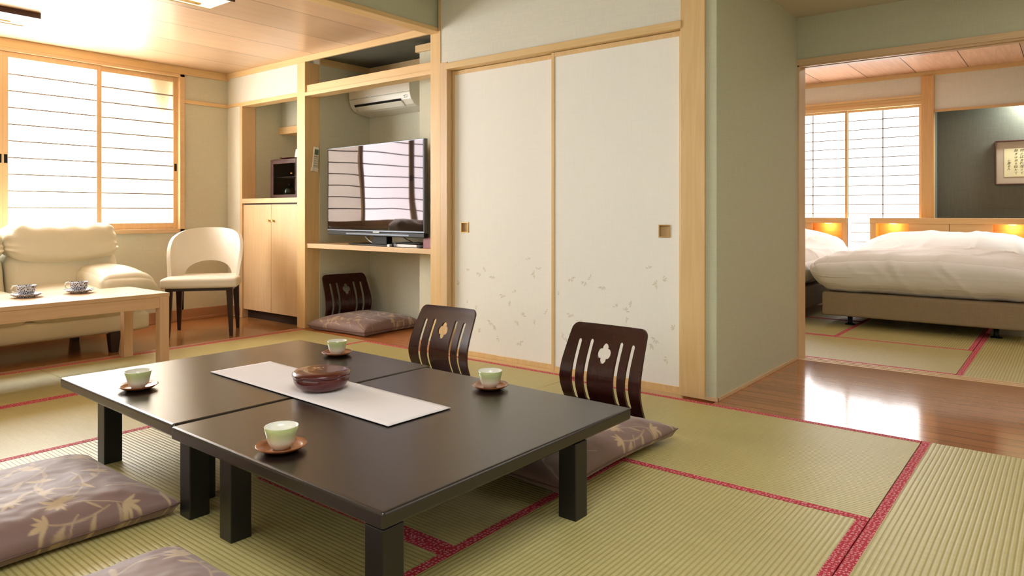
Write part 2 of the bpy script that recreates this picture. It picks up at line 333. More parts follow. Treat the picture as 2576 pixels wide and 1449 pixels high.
def tube(bm, pts, r, n=10, cap=True):
    pts = [Vector(p) for p in pts]; rings = []
    for i, p in enumerate(pts):
        t = (pts[min(i+1, len(pts)-1)]-pts[max(i-1, 0)]).normalized()
        a = t.cross(Vector((0, 0, 1)))
        if a.length < .05: a = t.cross(Vector((0, 1, 0)))
        a.normalize(); b = t.cross(a); rr = r[i] if isinstance(r, (list, tuple)) else r
        rings.append([bm.verts.new(p+a*rr*cos(2*pi*k/n)+b*rr*sin(2*pi*k/n)) for k in range(n)])
    for a, b in zip(rings, rings[1:]):
        for k in range(n): bm.faces.new((a[k], a[(k+1) % n], b[(k+1) % n], b[k]))
    if cap: bm.faces.new(rings[0]); bm.faces.new(rings[-1])
def prism(bm, pts, h0, h1, axis='Z'):
    """polygon pts in the plane across axis, extruded h0..h1"""
    def P(a, b, h): return {'Z': (a, b, h), 'Y': (a, h, b), 'X': (h, a, b)}[axis]
    lo = [bm.verts.new(P(a, b, h0)) for a, b in pts]; hi = [bm.verts.new(P(a, b, h1)) for a, b in pts]
    bm.faces.new(lo); bm.faces.new(hi)
    for i in range(len(pts)):
        j = (i+1) % len(pts); bm.faces.new((lo[i], lo[j], hi[j], hi[i]))
def softbox(bm, c, h, r, n=14, bulge=0, warp=None, wr=0, wf=6, seed=0):
    """rounded padded box: centre c, half sizes h, edge radius r"""
    b2 = bmesh.new(); bmesh.ops.create_cube(b2, size=2); bmesh.ops.subdivide_edges(b2, edges=b2.edges[:], cuts=n-1, use_grid_fill=True)
    h = Vector(h); hr = Vector((max(h.x-r, 1e-4), max(h.y-r, 1e-4), max(h.z-r, 1e-4)))
    for v in b2.verts:
        u = v.co.copy()
        # even spacing with more points close to the edges
        u = Vector([math.copysign(1-(1-abs(a))**1.35, a) for a in u])
        p = Vector((u.x*h.x, u.y*h.y, u.z*h.z)); q = Vector((max(-hr.x, min(hr.x, p.x)), max(-hr.y, min(hr.y, p.y)), max(-hr.z, min(hr.z, p.z))))
        d = p-q
        if d.length > 1e-6: p = q+d.normalized()*r
        if bulge:
            bx_, by_, bz_ = (bulge,)*3 if not isinstance(bulge, (tuple, list)) else bulge
            f = lambda a: max(0, 1-a*a)
            p += Vector((u.x*abs(u.x)**3*bx_*f(u.y)*f(u.z), u.y*abs(u.y)**3*by_*f(u.x)*f(u.z), u.z*abs(u.z)**3*bz_*f(u.x)*f(u.y)))
        if wr:
            nn = p.normalized() if p.length else Vector((0, 0, 1))
            p += nn*wr*noise.noise(Vector((p.x*wf+seed, p.y*wf, p.z*wf)))
        if warp: p = warp(p, u)
        v.co = p+Vector(c)
    me = bpy.data.meshes.new('t'); b2.to_mesh(me); b2.free(); bm.from_mesh(me); bpy.data.meshes.remove(me)
def sb(*a, **k):
    bm = bmesh.new(); softbox(bm, *a, **k); return bm
def leg_taper(bm, top, bot, wt, wb, dt=None, db=None):
    dt = dt or wt; db = db or wb
    t, b = Vector(top), Vector(bot)
    V = [bm.verts.new(p+Vector((sx*w_/2, sy*d_/2, 0))) for p, w_, d_ in ((b, wb, db), (t, wt, dt)) for sx, sy in ((-1,-1),(1,-1),(1,1),(-1,1))]
    for f in ((0,1,2,3),(4,5,6,7),(0,1,5,4),(1,2,6,5),(2,3,7,6),(3,0,4,7)): bm.faces.new([V[i] for i in f])

# ================================================================== the rooms
X0, X1, Y0 = -6.495, 2.3, -1.7           # sitting room extents
YF = 3.66
# floors
struct('floor', bx((X0-.1, X1+.1, Y0-.1, 3.60, -.12, -.05)), M['plaster'])
struct('floor', bx((X0, -5.262, Y0, YF+.0, -.05, 0), (-6.256, -5.322, YF, YF+.12, -.05, -.0005)), M['floor_engawa'])
struct('floor', bx((-5.32, -3.46, 3.665, 4.4, -.05, 0)), M['floor_nook'])
struct('floor', bx((-1.48, X1, 3.535, 4.985, -.05, -.001)), M['floor_wood'])
struct('floor', bx((-3.7, X1, 5.1, 9.1, -.12, -.05)), M['plaster'])
struct('trim_1', bx((-5.262, -5.2, Y0, YF, -.05, .002)), M['baseboard'])      # wooden edge between mats and window floor
struct('trim_2', bx((-5.2, -1.48, 3.605, 3.665, -.05, -.001)), M['floor_nook'])    # strip under the far edge
# bedroom threshold with sliding grooves
bm = bx((-1.48, X1, 4.985, 5.01, -.05, .001), (-1.48, X1, 5.01, 5.03, -.05, -.006), (-1.48, X1, 5.03, 5.055, -.05, .001), (-1.48, X1, 5.055, 5.075, -.05, -.006), (-1.48, X1, 5.075, 5.1, -.05, .001))
struct('trim_3', bm, M['pine_x'])

# ceilings
struct('ceiling', bx((X0-.1, -3.6, Y0-.1, YF+.02, 2.36, 2.44)), M['ceiling_l'])
struct('ceiling', bx((-3.6, X1+.1, Y0-.1, 3.62, 2.56, 2.64)), M['plaster'])
struct('ceiling', bx((-1.6, X1+.1, 3.6, 5.15, 2.335, 2.42)), M['plaster'])
struct('ceiling', bx((-3.7, X1+.1, 5.1, 9.1, 2.55, 2.63)), M['ceiling_b'])

# window wall of the sitting room (x = X0), opening y WY0..WY1, z WZ0..WZ1
WY0, WY1, WZ0, WZ1 = .34, 3.222, .818, 2.29
struct('wall_left', bx((X0-.12, X0, WY1-.02, YF+.06, 0, 2.36), (X0-.12, X0, Y0-.1, WY0+.02, 0, 2.36), (X0-.12, X0, WY0, WY1, 0, WZ0+.01), (X0-.12, X0, WY0, WY1, WZ1-.01, 2.36)), M['wall'])
struct('trim_4', bx((X0, X0+.02, Y0, YF, 2.29, 2.36)), M['hinoki_y'], bev=.002)
struct('baseboard_left', bx((X0, X0+.018, Y0, YF, .02, .10), (X0, X0+.03, Y0, YF, 0, .022)), M['baseboard'], bev=.002)
struct('trim_5', bx((X0, X0+.018, WY1, YF, 2.025, 2.058)), M['hinoki_y'], bev=.002)
# window frame + sashes
win = sempty('window_1', (X0, 1.8, WZ0))
bm = bx((X0-.1, X0+.022, WY0, WY1, WZ0, .855), (X0-.1, X0+.022, WY0, WY1, 2.262, WZ1), (X0-.1, X0+.022, WY0, WY0+.04, WZ0, WZ1), (X0-.1, X0+.022, 3.177, WY1, WZ0, WZ1))
obj('window_frame', bm, M['pine_y'], win, bev=.003)
def sash(y0, y1, x, rightm, handle_y=None, translucent=False):
    """one sliding paper sash between y0 and y1 at depth x"""
    sw = .038; z0, z1 = .855, 2.262
    bm = bx((x-.012, x+.012, y0, y0+sw, z0, z1), (x-.012, x+.012, y1-sw, y1, z0, z1), (x-.0115, x+.0115, y0+sw, y1-sw, z0, .91), (x-.0115, x+.0115, y0+sw, y1-sw, 2.217, z1))
    s = obj('sash', bm, M['pine_z'], win, bev=.002)
    gb = bmesh.new(); box(gb, x-.003, x-.001, y0+sw-.004, y1-sw+.004, .905, 2.222)
    obj('paper', gb, M['paper_t'] if translucent else M['paper_l'], s)
    kb = bmesh.new()
    for i in range(1, 10):
        z = .912+i*.1307; box(kb, x-.001, x+.006, y0+sw-.004, y1-sw+.004, z-.0055, z+.0055)
    obj('lattice', kb, M['lattice'], s)
    if handle_y is not None:
        obj('finger_pull', bx((x+.010, x+.0145, handle_y-.011, handle_y+.011, 1.39, 1.458)), M['black'], s, bev=.001)
xb, xa = X0-.01, X0-.042
sash(2.470, 3.178, xa, 0, 3.160, True)
sash(1.800, 2.512, xb, 0, 1.820)
sash(1.090, 1.800, xb, 0, 1.782)
sash(.380, 1.130, xa, 0, .40)
# unseen blockers added outside the window, shaped to shade the corner of the paper
struct('blocker_side', bx((X0-.62, X0-.13, 3.19, 3.4, .3, 2.6)), M['plaster'])
bm = bmesh.new(); prism(bm, [(2.80, 2.40), (3.16, 2.40), (3.13, 2.08), (3.06, 1.78), (2.99, 1.74), (2.90, 1.98)], X0-.17, X0-.13, 'X')
struct('blocker_corner', bm, M['plaster'])

# far wall around the cupboard niche
struct('wall_back', bx((X0-.1, -6.256, YF, YF+.06, 0, 2.36), (-6.256, -5.315, YF, YF+.06, 2.055, 2.36)), M['wall_white'])
struct('trim_6', bx((X0, -3.55, YF-.022, YF, 2.31, 2.36)), M['hinoki_x'], bev=.002)
struct('trim_7', bx((X0, -6.256, YF-.018, YF, 2.03, 2.058), (-6.256, -5.315, YF-.018, YF+.10, 2.02, 2.055)), M['hinoki_x'], bev=.002)
struct('trim_8', bx((-6.256, -6.215, YF-.012, YF+.13, 0, 2.02)), M['pine_z'], bev=.002)
struct('baseboard_back', bx((X0, -6.256, YF-.018, YF, .02, .10)), M['baseboard'])
struct('trim_9', bx((-5.315, -5.199, YF-.02, YF+.13, 0, 2.31)), M['hinoki_z'], bev=.003)   # post between the niches
struct('wall_niche', bx((-6.30, -6.225, YF+.10, 4.46, 0, 2.36), (-6.3, -5.24, 4.40, 4.46, 0, 2.36), (-5.285, -5.19, YF+.13, 4.46, 0, 2.36), (-6.225, -5.285, YF+.06, 4.4, 2.36, 2.4)), M['wall'])
struct('wall_soffit', bx((-6.225, -5.285, 4.09, 4.40, 1.855, 2.36)), M['wall'])
struct('trim_10', bx((-6.224, -5.286, 4.055, 4.40, 1.785, 1.855)), M['hinoki_x'], bev=.002)
# television alcove
struct('wall_alcove', bx((-5.19, -3.46, 4.35, 4.41, 0, 2.36), (-3.6, -3.5, 3.70, 4.41, 0, 2.36)), M['wall'])
struct('wall_pillar', bx((-4.05, -3.6, 3.90, 4.35, 0, 2.27)), M['wall'])
struct('trim_11', bx((-4.075, -3.6, 3.875, 4.35, 2.27, 2.325)), M['hinoki_x'], bev=.002)
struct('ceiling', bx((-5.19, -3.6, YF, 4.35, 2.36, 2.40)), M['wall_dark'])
struct('trim_12', bx((-5.19, -5.17, YF+.12, 4.35, 2.305, 2.36), (-5.17, -4.05, 4.33, 4.35, 2.305, 2.36)), M['hinoki_y'])
struct('trim_13', bx((-5.199, -3.655, YF-.005, YF+.075, 2.045, 2.108), (-5.199, -3.655, YF-.022, YF+.10, 2.012, 2.045)), M['hinoki_x'], bev=.003)
struct('trim_14', bx((-3.658, -3.545, YF-.03, YF+.08, 0, 2.30)), M['hinoki_z'], bev=.003)   # post right of the alcove
# beam and upper wall between the two ceiling heights
struct('trim_15', bx((-3.66, -3.55, Y0, YF-.03, 2.296, 2.326)), M['hinoki_y'], bev=.003)
struct('wall_upper', bx((-3.635, -3.563, Y0, YF+.04, 2.326, 2.60)), M['wall_green'])
struct('trim_16', bx((-3.548, -3.528, YF-.06, YF-.03, 0, 2.56)), M['hinoki_z'])
# closet wall with the two fusuma panels
struct('wall_closet', bx((-3.55, -1.60, 3.605, 3.70, 2.055, 2.60), (-3.55, -3.50, 3.62, 3.75, 0, 2.06)), M['wall_white'])
struct('trim_17', bx((-3.462, -1.676, 3.578, 3.72, 2.012, 2.056)), M['hinoki_x'], bev=.003)
struct('trim_18', bx((-3.528, -3.462, 3.60, 3.72, 0, 2.07)), M['pine_z'], bev=.002)
struct('trim_19', bx((-3.462, -1.676, 3.60, 3.72, -.045, .006)), M['hinoki_x'])
struct('trim_20', bx((-1.684, -1.542, 3.585, 3.73, 0, 2.56)), M['hinoki_z'], bev=.004)    # big post
def panel(name, x0, x1, y, pts, pullx):
    t = sempty(name, ((x0+x1)/2, y, .006))
    z0, z1 = .006, 2.008
    obj('frame', bx((x0, x0+.022, y-.004, y+.02, z0, z1), (x1-.022, x1, y-.004, y+.02, z0, z1), (x0+.022, x1-.022, y-.003, y+.02, z1-.028, z1), (x0+.022, x1-.022, y-.003, y+.02, z0, z0+.032)), M['hinoki_z'], t, bev=.002)
    pa, pb, qa, qb = pullx+.004, pullx+.066, .867, .931
    bm = bx((x0+.02, pa, y+.002, y+.018, z0+.03, z1-.026), (pb, x1-.02, y+.002, y+.018, z0+.03, z1-.026), (pa, pb, y+.002, y+.018, z0+.03, qa), (pa, pb, y+.002, y+.018, qb, z1-.026))
    rnd = random.Random(3)
    for k, (px, pz) in enumerate(pts):
        nl = rnd.randint(4, 6); base = rnd.uniform(0, 2*pi); s = rnd.uniform(.022, .034)
        mi = 1 if k % 4 else 2
        for i in range(nl):
            a = base+(i-nl/2)*.55+rnd.uniform(-.1, .1); L_ = s*rnd.uniform(.7, 1.15); w_ = L_*.13; ox, oz = px+rnd.uniform(-.004, .004), pz+rnd.uniform(-.004, .004)
            q = []
            for u, ww in ((.15, 0), (.45, 1), (.75, .85), (1, 0), (.75, -.85), (.45, -1)):
                q.append(bm.verts.new((ox+cos(a)*u*L_-sin(a)*ww*w_, y+.0017-i*.0001, oz+sin(a)*u*L_+cos(a)*ww*w_)))
            f = bm.faces.new(q); f.material_index = mi
    obj('paper_panel', bm, [M['fusuma'], M['leafprint'], M['leafprint2']], t)
    h = obj('finger_pull', bx((pullx, pullx+.07, y-.003, y+.0035, .863, .868), (pullx, pullx+.07, y-.003, y+.0035, .93, .935), (pullx, pullx+.005, y-.003, y+.0035, .868, .93), (pullx+.065, pullx+.07, y-.003, y+.0035, .868, .93)), M['brass'], t)
    obj('pull_plate', bx((pa, pb, y+.0155, y+.0165, qa, qb), (pa, pa+.0015, y+.0005, y+.0155, qa, qb), (pb-.0015, pb, y+.0005, y+.0155, qa, qb), (pa, pb, y+.0005, y+.0155, qa, qa+.0015), (pa, pb, y+.0005, y+.0155, qb-.0015, qb)), M['pull'], h)
LP = [(-3.309, .383), (-3.207, .587), (-3.09, .572), (-2.782, .694), (-2.729, .604), (-3.42, .507), (-2.994, .451), (-2.894, .471), (-2.931, .391), (-3.243, .351), (-2.835, .327), (-2.745, .297), (-2.883, .267), (-3.102, .263), (-3.062, .238), (-3.195, .182), (-3.033, .16), (-2.856, .15), (-2.631, .362), (-2.698, .648), (-3.309, .614), (-3.172, .611)]
RP = [(-2.51, .5), (-2.325, .582), (-2.202, .562), (-1.892, .682), (-1.84, .597), (-1.808, .631), (-2.426, .376), (-2.105, .443), (-2.004, .466), (-2.042, .384), (-2.051, .429), (-2.5, .24), (-2.47, .205), (-1.848, .289), (-1.868, .257), (-1.733, .355), (-1.78, .184), (-2.426, .599), (-2.281, .604), (-2.365, .342), (-2.22, .30), (-2.15, .21)]
panel('door_1', -3.46, -2.555, 3.655, LP, -3.378)
panel('door_2', -2.572, -1.684, 3.622, RP, -1.831)
# hall wall and the corner beside the post
struct('wall_hall', bx((-1.57, -1.48, 3.61, 5.0, 0, 2.60), (-1.545, -1.482, 3.598, 3.62, 0, 2.60)), M['wall_green'])
struct('baseboard_hall', bx((-1.482, -1.472, 3.592, 4.98, 0, .018), (-1.545, -1.472, 3.588, 3.60, 0, .018)), M['pine_y'])
struct('trim_21', bx((-1.53, -1.465, 4.985, 5.12, 0, 2.03)), M['pine_z'], bev=.002)       # left jamb of the bedroom opening
struct('trim_22', bx((-1.53, X1, 4.975, 5.14, 2.008, 2.048), (-1.48, X1, 4.985, 5.01, 1.998, 2.01), (-1.48, X1, 5.04, 5.06, 1.998, 2.01)), M['pine_x'], bev=.002)
struct('wall_lintel', bx((-1.53, X1+.1, 4.99, 5.12, 2.045, 2.60)), M['wall_green'])
struct('wall_partition', bx((-3.7, -1.53, 5.0, 5.12, 0, 2.62)), M['wall_green'])
struct('wall_hall_upper', bx((-1.60, X1+.1, 3.56, 3.62, 2.335, 2.64)), M['wall_green'])
# hidden sides that close the rooms
struct('wall_right', bx((X1, X1+.1, Y0-.1, 9.1, -.05, 2.64)), M['wall_white'])
struct('wall_front', bx((X0-.1, X1+.1, Y0-.1, Y0, -.05, .8), (X0-.1, X1+.1, Y0-.1, Y0, 2.2, 2.64), (X0-.1, -4.0, Y0-.1, Y0, .8, 2.2), (.6, X1+.1, Y0-.1, Y0, .8, 2.2)), M['wall'])
fw = sempty('fill_window', (-1.7, Y0, .8))  # added window behind the view, its glowing paper gives fill light
obj('paper', bx((-4.0, .6, Y0-.06, Y0-.05, .8, 2.2)), M['paper_fill'], fw)
obj('window_frame', bx((-4.0, .6, Y0-.08, Y0, .8, .84), (-4.0, .6, Y0-.08, Y0, 2.16, 2.2), *[(x, x+.05, Y0-.08, Y0, .84, 2.16) for x in (-4.0, -2.87, -1.72, -.57, .55)]), M['pine_x'], fw)

# bedroom shell
YB = 8.86
struct('wall_bedroom', bx((-3.7, -1.309, YB, YB+.08, 2.285, 2.64), (-1.188, X1, YB, YB+.03, 2.125, 2.64), (-3.8, -3.7, 5.0, 9.1, 0, 2.64)), M['wall_white'])
struct('wall_alcove_bedroom', bx((-1.30, X1, 9.08, 9.16, -.1, 2.35), (-1.30, -1.189, YB+.02, 9.10, -.1, 2.35), (-1.19, X1, YB+.04, 9.1, 2.32, 2.36)), M['wall_dark'])
struct('trim_23', bx((-3.7, X1, YB-.02, YB, 2.50, 2.55)), M['hinoki_x'], bev=.002)
struct('trim_24', bx((-1.309, -1.186, YB-.035, YB+.05, 0, 2.50)), M['oak_z'], bev=.003)
struct('trim_25', bx((-1.186, X1, YB-.012, YB+.01, 2.10, 2.125)), M['oak'])
struct('trim_26', bx((-3.7, -1.309, YB-.03, YB+.03, 2.275, 2.30), (-3.7, -1.309, YB-.018, YB+.05, 2.235, 2.275), (-3.7, -1.309, YB-.035, YB+.06, 2.195, 2.235)), M['hinoki_x'], bev=.002)
bw = sempty('window_3', (-2.5, YB, 0))
def bsash(x0, x1, y):
    s = obj('sash', bx((x0, x0+.03, y-.012, y+.012, .1, 2.2), (x1-.03, x1, y-.012, y+.012, .1, 2.2), (x0+.03, x1-.03, y-.011, y+.011, 2.17, 2.2), (x0+.03, x1-.03, y-.011, y+.011, .1, .16)), M['pine_z'], bw, bev=.002)
    obj('paper', bx((x0+.026, x1-.026, y+.002, y+.004, .155, 2.175)), M['paper_b'], s)
    xm = (x0+x1)/2
    obj('lattice', bx((xm-.005, xm+.005, y-.006, y+.001, .16, 2.17), *[(x0+.028, x1-.028, y-.006, y+.001, z-.0048, z+.0048) for z in [.991-.1081*8+.1081*i for i in range(19)]]), M['lattice'], s)
bsash(-2.085, -1.309, YB+.035); bsash(-2.835, -2.060, YB+.005); bsash(-3.6, -2.83, YB+.035)
obj('window_frame', bx((-3.7, -1.309, YB-.03, YB+.06, .02, .10)), M['pine_x'], bw)

# ================================================================== tatami mats
def border_mesh(L_, W_, side):
    bw_ = .034; y0 = side*(W_/2-bw_); y1 = side*(W_/2-.0005)
    return bx((-L_/2+.0005, L_/2-.0005, min(y0, y1), max(y0, y1), -.044, .0004))
def mat_at(x0, x1, y0, y1, along, label, group, borders=(1, -1)):
    cx, cy = (x0+x1)/2, (y0+y1)/2; L_, W_ = (x1-x0, y1-y0) if along == 'x' else (y1-y0, x1-x0)
    L_ -= .003; W_ -= .003
    t = thing('tatami_mat', label, 'tatami mat', (cx, cy, 0), 0 if along == 'x' else pi/2, group)
    obj('woven_rush_top', bx((-L_/2, L_/2, -W_/2+.033, W_/2-.033, -.045, 0)), M['rush'], t, world=False)
    for s in (1, -1): obj('cloth_border', border_mesh(L_, W_, s), M['red'], t, world=False)
G1 = 'tatami mats of the sitting room floor'
Ya, Yb_, Yc, Yd = 3.515, 2.50, 1.51, .52
mat_at(-2.385, -.52, Yb_, 3.535, 'x', 'tatami mat along the wooden hall floor, under the nearer chair and sliding doors', G1)
mat_at(-4.31, -2.385, Yb_, 3.60, 'x', 'tatami mat between the television alcove and the black low table', G1)
mat_at(-5.2, -4.31, 1.63, 3.60, 'y', 'sunlit tatami mat beside the wooden window floor, reaching the cupboard post', G1)
mat_at(-5.2, -4.31, -.30, 1.63, 'y', 'tatami mat at the left edge, under the light wood coffee table', G1)
mat_at(-4.31, -3.367, .57, Yb_, 'y', 'bright tatami mat left of the black table between two red borders', G1)
mat_at(-3.367, -2.41, .54, Yb_, 'x', 'tatami mat under the left black table and the left front cushion', G1)
mat_at(-2.41, -1.455, Yc, Yb_, 'x', 'tatami mat under the right black table, red border showing by its near leg', G1)
mat_at(-2.41, -1.455, Yd, Yc, 'x', 'tatami mat in front, under the cushion at the bottom edge', G1)
mat_at(-1.455, -.52, Yd, Yb_, 'y', 'tatami mat right of the black table, with table shadow across it', G1)
mat_at(-.52, .45, 1.60, 3.535, 'y', 'tatami mat in the lower right corner beside the wide red border', G1)
mat_at(-4.31, -3.367, -1.4, .57, 'y', 'tatami mat behind the left cushion, mostly out of the picture', G1)
mat_at(-3.367, -1.455, -.47, Yd, 'x', 'tatami mat nearest the viewer below the front cushions', G1)
mat_at(-1.455, -.52, -1.4, Yd, 'y', 'tatami mat at the bottom edge right of the near table corner', G1)
mat_at(-.52, .45, -.4, 1.60, 'y', 'tatami mat under the viewer, right of the near table corner', G1)
G2 = 'tatami mats of the bedroom floor'
mat_at(-2.5, -.57, 5.10, 6.10, 'x', 'bedroom tatami mat along the sliding door track', G2)
mat_at(-.57, .40, 5.10, 7.03, 'y', 'ribbed bedroom tatami mat at the right edge, below the large bed corner', G2)
mat_at(-1.53, -.57, 6.10, 8.03, 'y', 'ribbed bedroom tatami mat under the large bed, by its near leg', G2)
mat_at(-3.46, -1.53, 6.10, 7.07, 'x', 'bedroom tatami mat at the foot of the left bed', G2)
mat_at(-3.46, -1.53, 7.07, 8.04, 'x', 'bedroom tatami mat in shade between the two beds', G2)

# ================================================================== black low tables (two, pushed together)
def low_table(label, cx, cy, L_, W_, rz, legs):
    t = thing('low_table', label, 'table', (cx, cy, 0), rz, 'black lacquer low tables pushed together')
    H = .293
    obj('tabletop', bx((-L_/2, L_/2, -W_/2, W_/2, H-.043, H)), M['lacquer'], t, world=False, bev=.009, seg=4)
    for x, y in legs:
        obj('leg', bx((x-.034, x+.034, y-.034, y+.034, 0, H-.042)), M['lacquer_leg'], t, world=False, bev=.003)
low_table('black lacquered low table, right half, carrying two green teacups', -1.797, 1.692, 1.068, 1.165, R(-.7), [(.498, -.546), (-.475, -.53), (-.218, -.53), (.502, .255), (-.475, .53)])
low_table('black lacquered low table, left half, nearer the window', -2.867, 1.733, 1.05, 1.185, R(-1.2), [(-.16, -.53), (.48, -.47), (-.16, .53), (.47, .5)])

# table runner
bm = bmesh.new(); nx, ny = 60, 14
g = [[bm.verts.new((-.61+1.22*i/nx, -.145+.29*j/ny, .0015+.0012*noise.noise(Vector((i*.2, j*.4, 0)))*(.5 if 0 < j < ny else .1))) for j in range(ny+1)] for i in range(nx+1)]
for i in range(nx):
    for j in range(ny): bm.faces.new((g[i][j], g[i+1][j], g[i+1][j+1], g[i][j+1]))
rn = obj('table_runner', bm, M['runner'], smooth=True); rn.location = (-2.372, 1.725, .2945); rn.rotation_euler = (0, 0, R(-2.0))
s = rn.modifiers.new('s', 'SOLIDIFY'); s.thickness = .002; s.offset = 1
tag(rn, 'pale pinkish white cloth runner lying across both black low tables', 'table runner')

# lidded lacquer box
t = thing('lacquer_box', 'round dark red lacquered box with gold motif lid on the white runner', 'box', (-2.348, 1.722, .299), R(20))
bm = bmesh.new(); lathe(bm, [(0, 0), (.066, 0), (.080, .004), (.096, .016), (.106, .032), (.1105, .055), (.107, .057), (0, .057)], 64); obj('box_body', bm, M['redlacquer'], t, world=False, smooth=True)
bm = bmesh.new(); lathe(bm, [(.106, .0572), (.1128, .0575), (.1145, .062), (.1125, .068), (.104, .0745), (.092, .0775), (.07, .0785), (0, .0785)], 64); lid = obj('lid', bm, M['redlacquer'], t, world=False, smooth=True)
bm = bmesh.new()
for (px, py, s_, k) in ((-.03, .005, .02, 5), (-.062, -.018, .012, 3), (-.045, -.034, .010, 3), (-.022, -.030, .012, 4), (.0, -.012, .012, 3), (.035, .05, .006, 3), (-.01, .022, .010, 3)):
    for i in range(k):
        a = 2*pi*i/k+px*40
        q = [bm.verts.new((px+cos(a)*u*s_-sin(a)*w_*s_, py+sin(a)*u*s_+cos(a)*w_*s_, .0790)) for u, w_ in ((.1, 0), (.5, .3), (1, .12), (1, -.12), (.5, -.3))]
        bm.faces.new(q)
obj('gold_motif', bm, M['gold'], lid, world=False)

# teacups on wooden saucers
def teaset():
    s = thing('tea_saucer', 'x', 'saucer', group='wooden saucers on the black tables')
    bm = bmesh.new(); lathe(bm, [(0, 0), (.04, 0), (.048, .003), (.062, .009), (.0745, .018), (.0735, .0195), (.060, .0125), (.045, .0075), (0, .0065)], 56); obj('dish', bm, M['tray'], s, world=False, smooth=True)
    c = thing('teacup', 'x', 'teacup', group='green teacups on the black tables')
    bm = bmesh.new()
    lathe(bm, [(0, .003), (.021, .003), (.022, 0), (.025, 0), (.026, .004), (.034, .010), (.0405, .024), (.045, .045), (.0495, .066), (.0485, .0665), (.044, .046), (.0395, .026), (.032, .013), (0, .009)], 56)
    for f in bm.faces:
        f.material_index = 1 if sum((v.co.xy.length for v in f.verts))/len(f.verts) < .0001 else 0
    bm.normal_update()
    o = obj('cup_body', bm, [M['tea'], M['porcelain']], c, world=False, smooth=True)
    # inside of the cup is plain white
    for p in o.data.polygons:
        cc = p.center; rad = sqrt(cc.x**2+cc.y**2)
        if p.normal.x*cc.x+p.normal.y*cc.y < -1e-6 and cc.z > .012 or (rad < .034 and cc.z > .008): p.material_index = 1
    return s, c
s0, c0 = teaset()
spots = [(-2.938, 1.272, 'on the left table, nearest the window'), (-2.863, 2.192, 'on the far edge of the left table'), (-1.837, 2.16, 'on the far edge of the right table, before the nearer chair'), (-1.847, 1.211, 'nearest the viewer on the right table')]
for i, (x, y, d) in enumerate(spots):
    ls = 'brown wooden saucer %s' % d; lc = 'green and white teacup on saucer ' + d.replace(', before the nearer chair', '')
    if i == 0:
        s0.location = (x, y, .293); s0['label'] = ls; c0.location = (x, y, .300); c0['label'] = lc
    else:
        dup(s0, (x, y, .293), .4*i, ls); dup(c0, (x, y, .300), .9*i, lc)

# ================================================================== floor cushions
def paint_pattern(W_, H_):
    """vines and leaves drawn as soft strokes into an array"""
    A = np.zeros((W_, H_)); rnd = random.Random(11)
    ii, jj = np.meshgrid(np.arange(W_), np.arange(H_), indexing='ij')
    def blob(x, y, r, v=1.0):
        a0, a1, b0, b1 = int(max(0, x-r-2)), int(min(W_, x+r+3)), int(max(0, y-r-2)), int(min(H_, y+r+3))
        if a1 <= a0 or b1 <= b0: return
        d = np.hypot(ii[a0:a1, b0:b1]-x, jj[a0:a1, b0:b1]-y); A[a0:a1, b0:b1] = np.maximum(A[a0:a1, b0:b1], v*np.clip(r+.5-d, 0, 1))
    def leaf(x, y, a, L_, w_, v, curl):
        n = int(L_)+2
        for k in range(n):
            u = k/n; blob(x, y, max(.5, w_*sin(pi*min(1, u*1.02))**.8), v); x += cos(a)*L_/n; y += sin(a)*L_/n; a += curl/n
        return x, y
    for k in range(35):
        x, y = ((k % 5)+rnd.uniform(.1, .9))/5*W_, ((k//5)+rnd.uniform(.1, .9))/7*H_; a = rnd.uniform(0, 2*pi); cur = rnd.choice((-1, 1))*rnd.uniform(.008, .02)
        for s_ in range(rnd.randint(40, 85)):
            blob(x, y, .7, .8); x += cos(a)*1.1; y += sin(a)*1.1; a += cur; cur *= 1.004
            if s_ % 24 == 12:
                sd = rnd.choice((-1, 1)); leaf(x, y, a+sd*rnd.uniform(.3, .9), rnd.uniform(12, 30), rnd.uniform(1.3, 3.0), rnd.uniform(.5, .9), sd*rnd.uniform(-.8, .8))
        for q in range(5): leaf(x, y, a+(q-2)*.45, rnd.uniform(10, 20), rnd.uniform(1.6, 2.8), .9, (q-2)*.3)
    return A
NU, NV = 220, 260
PAT = paint_pattern(NU+1, NV+1)
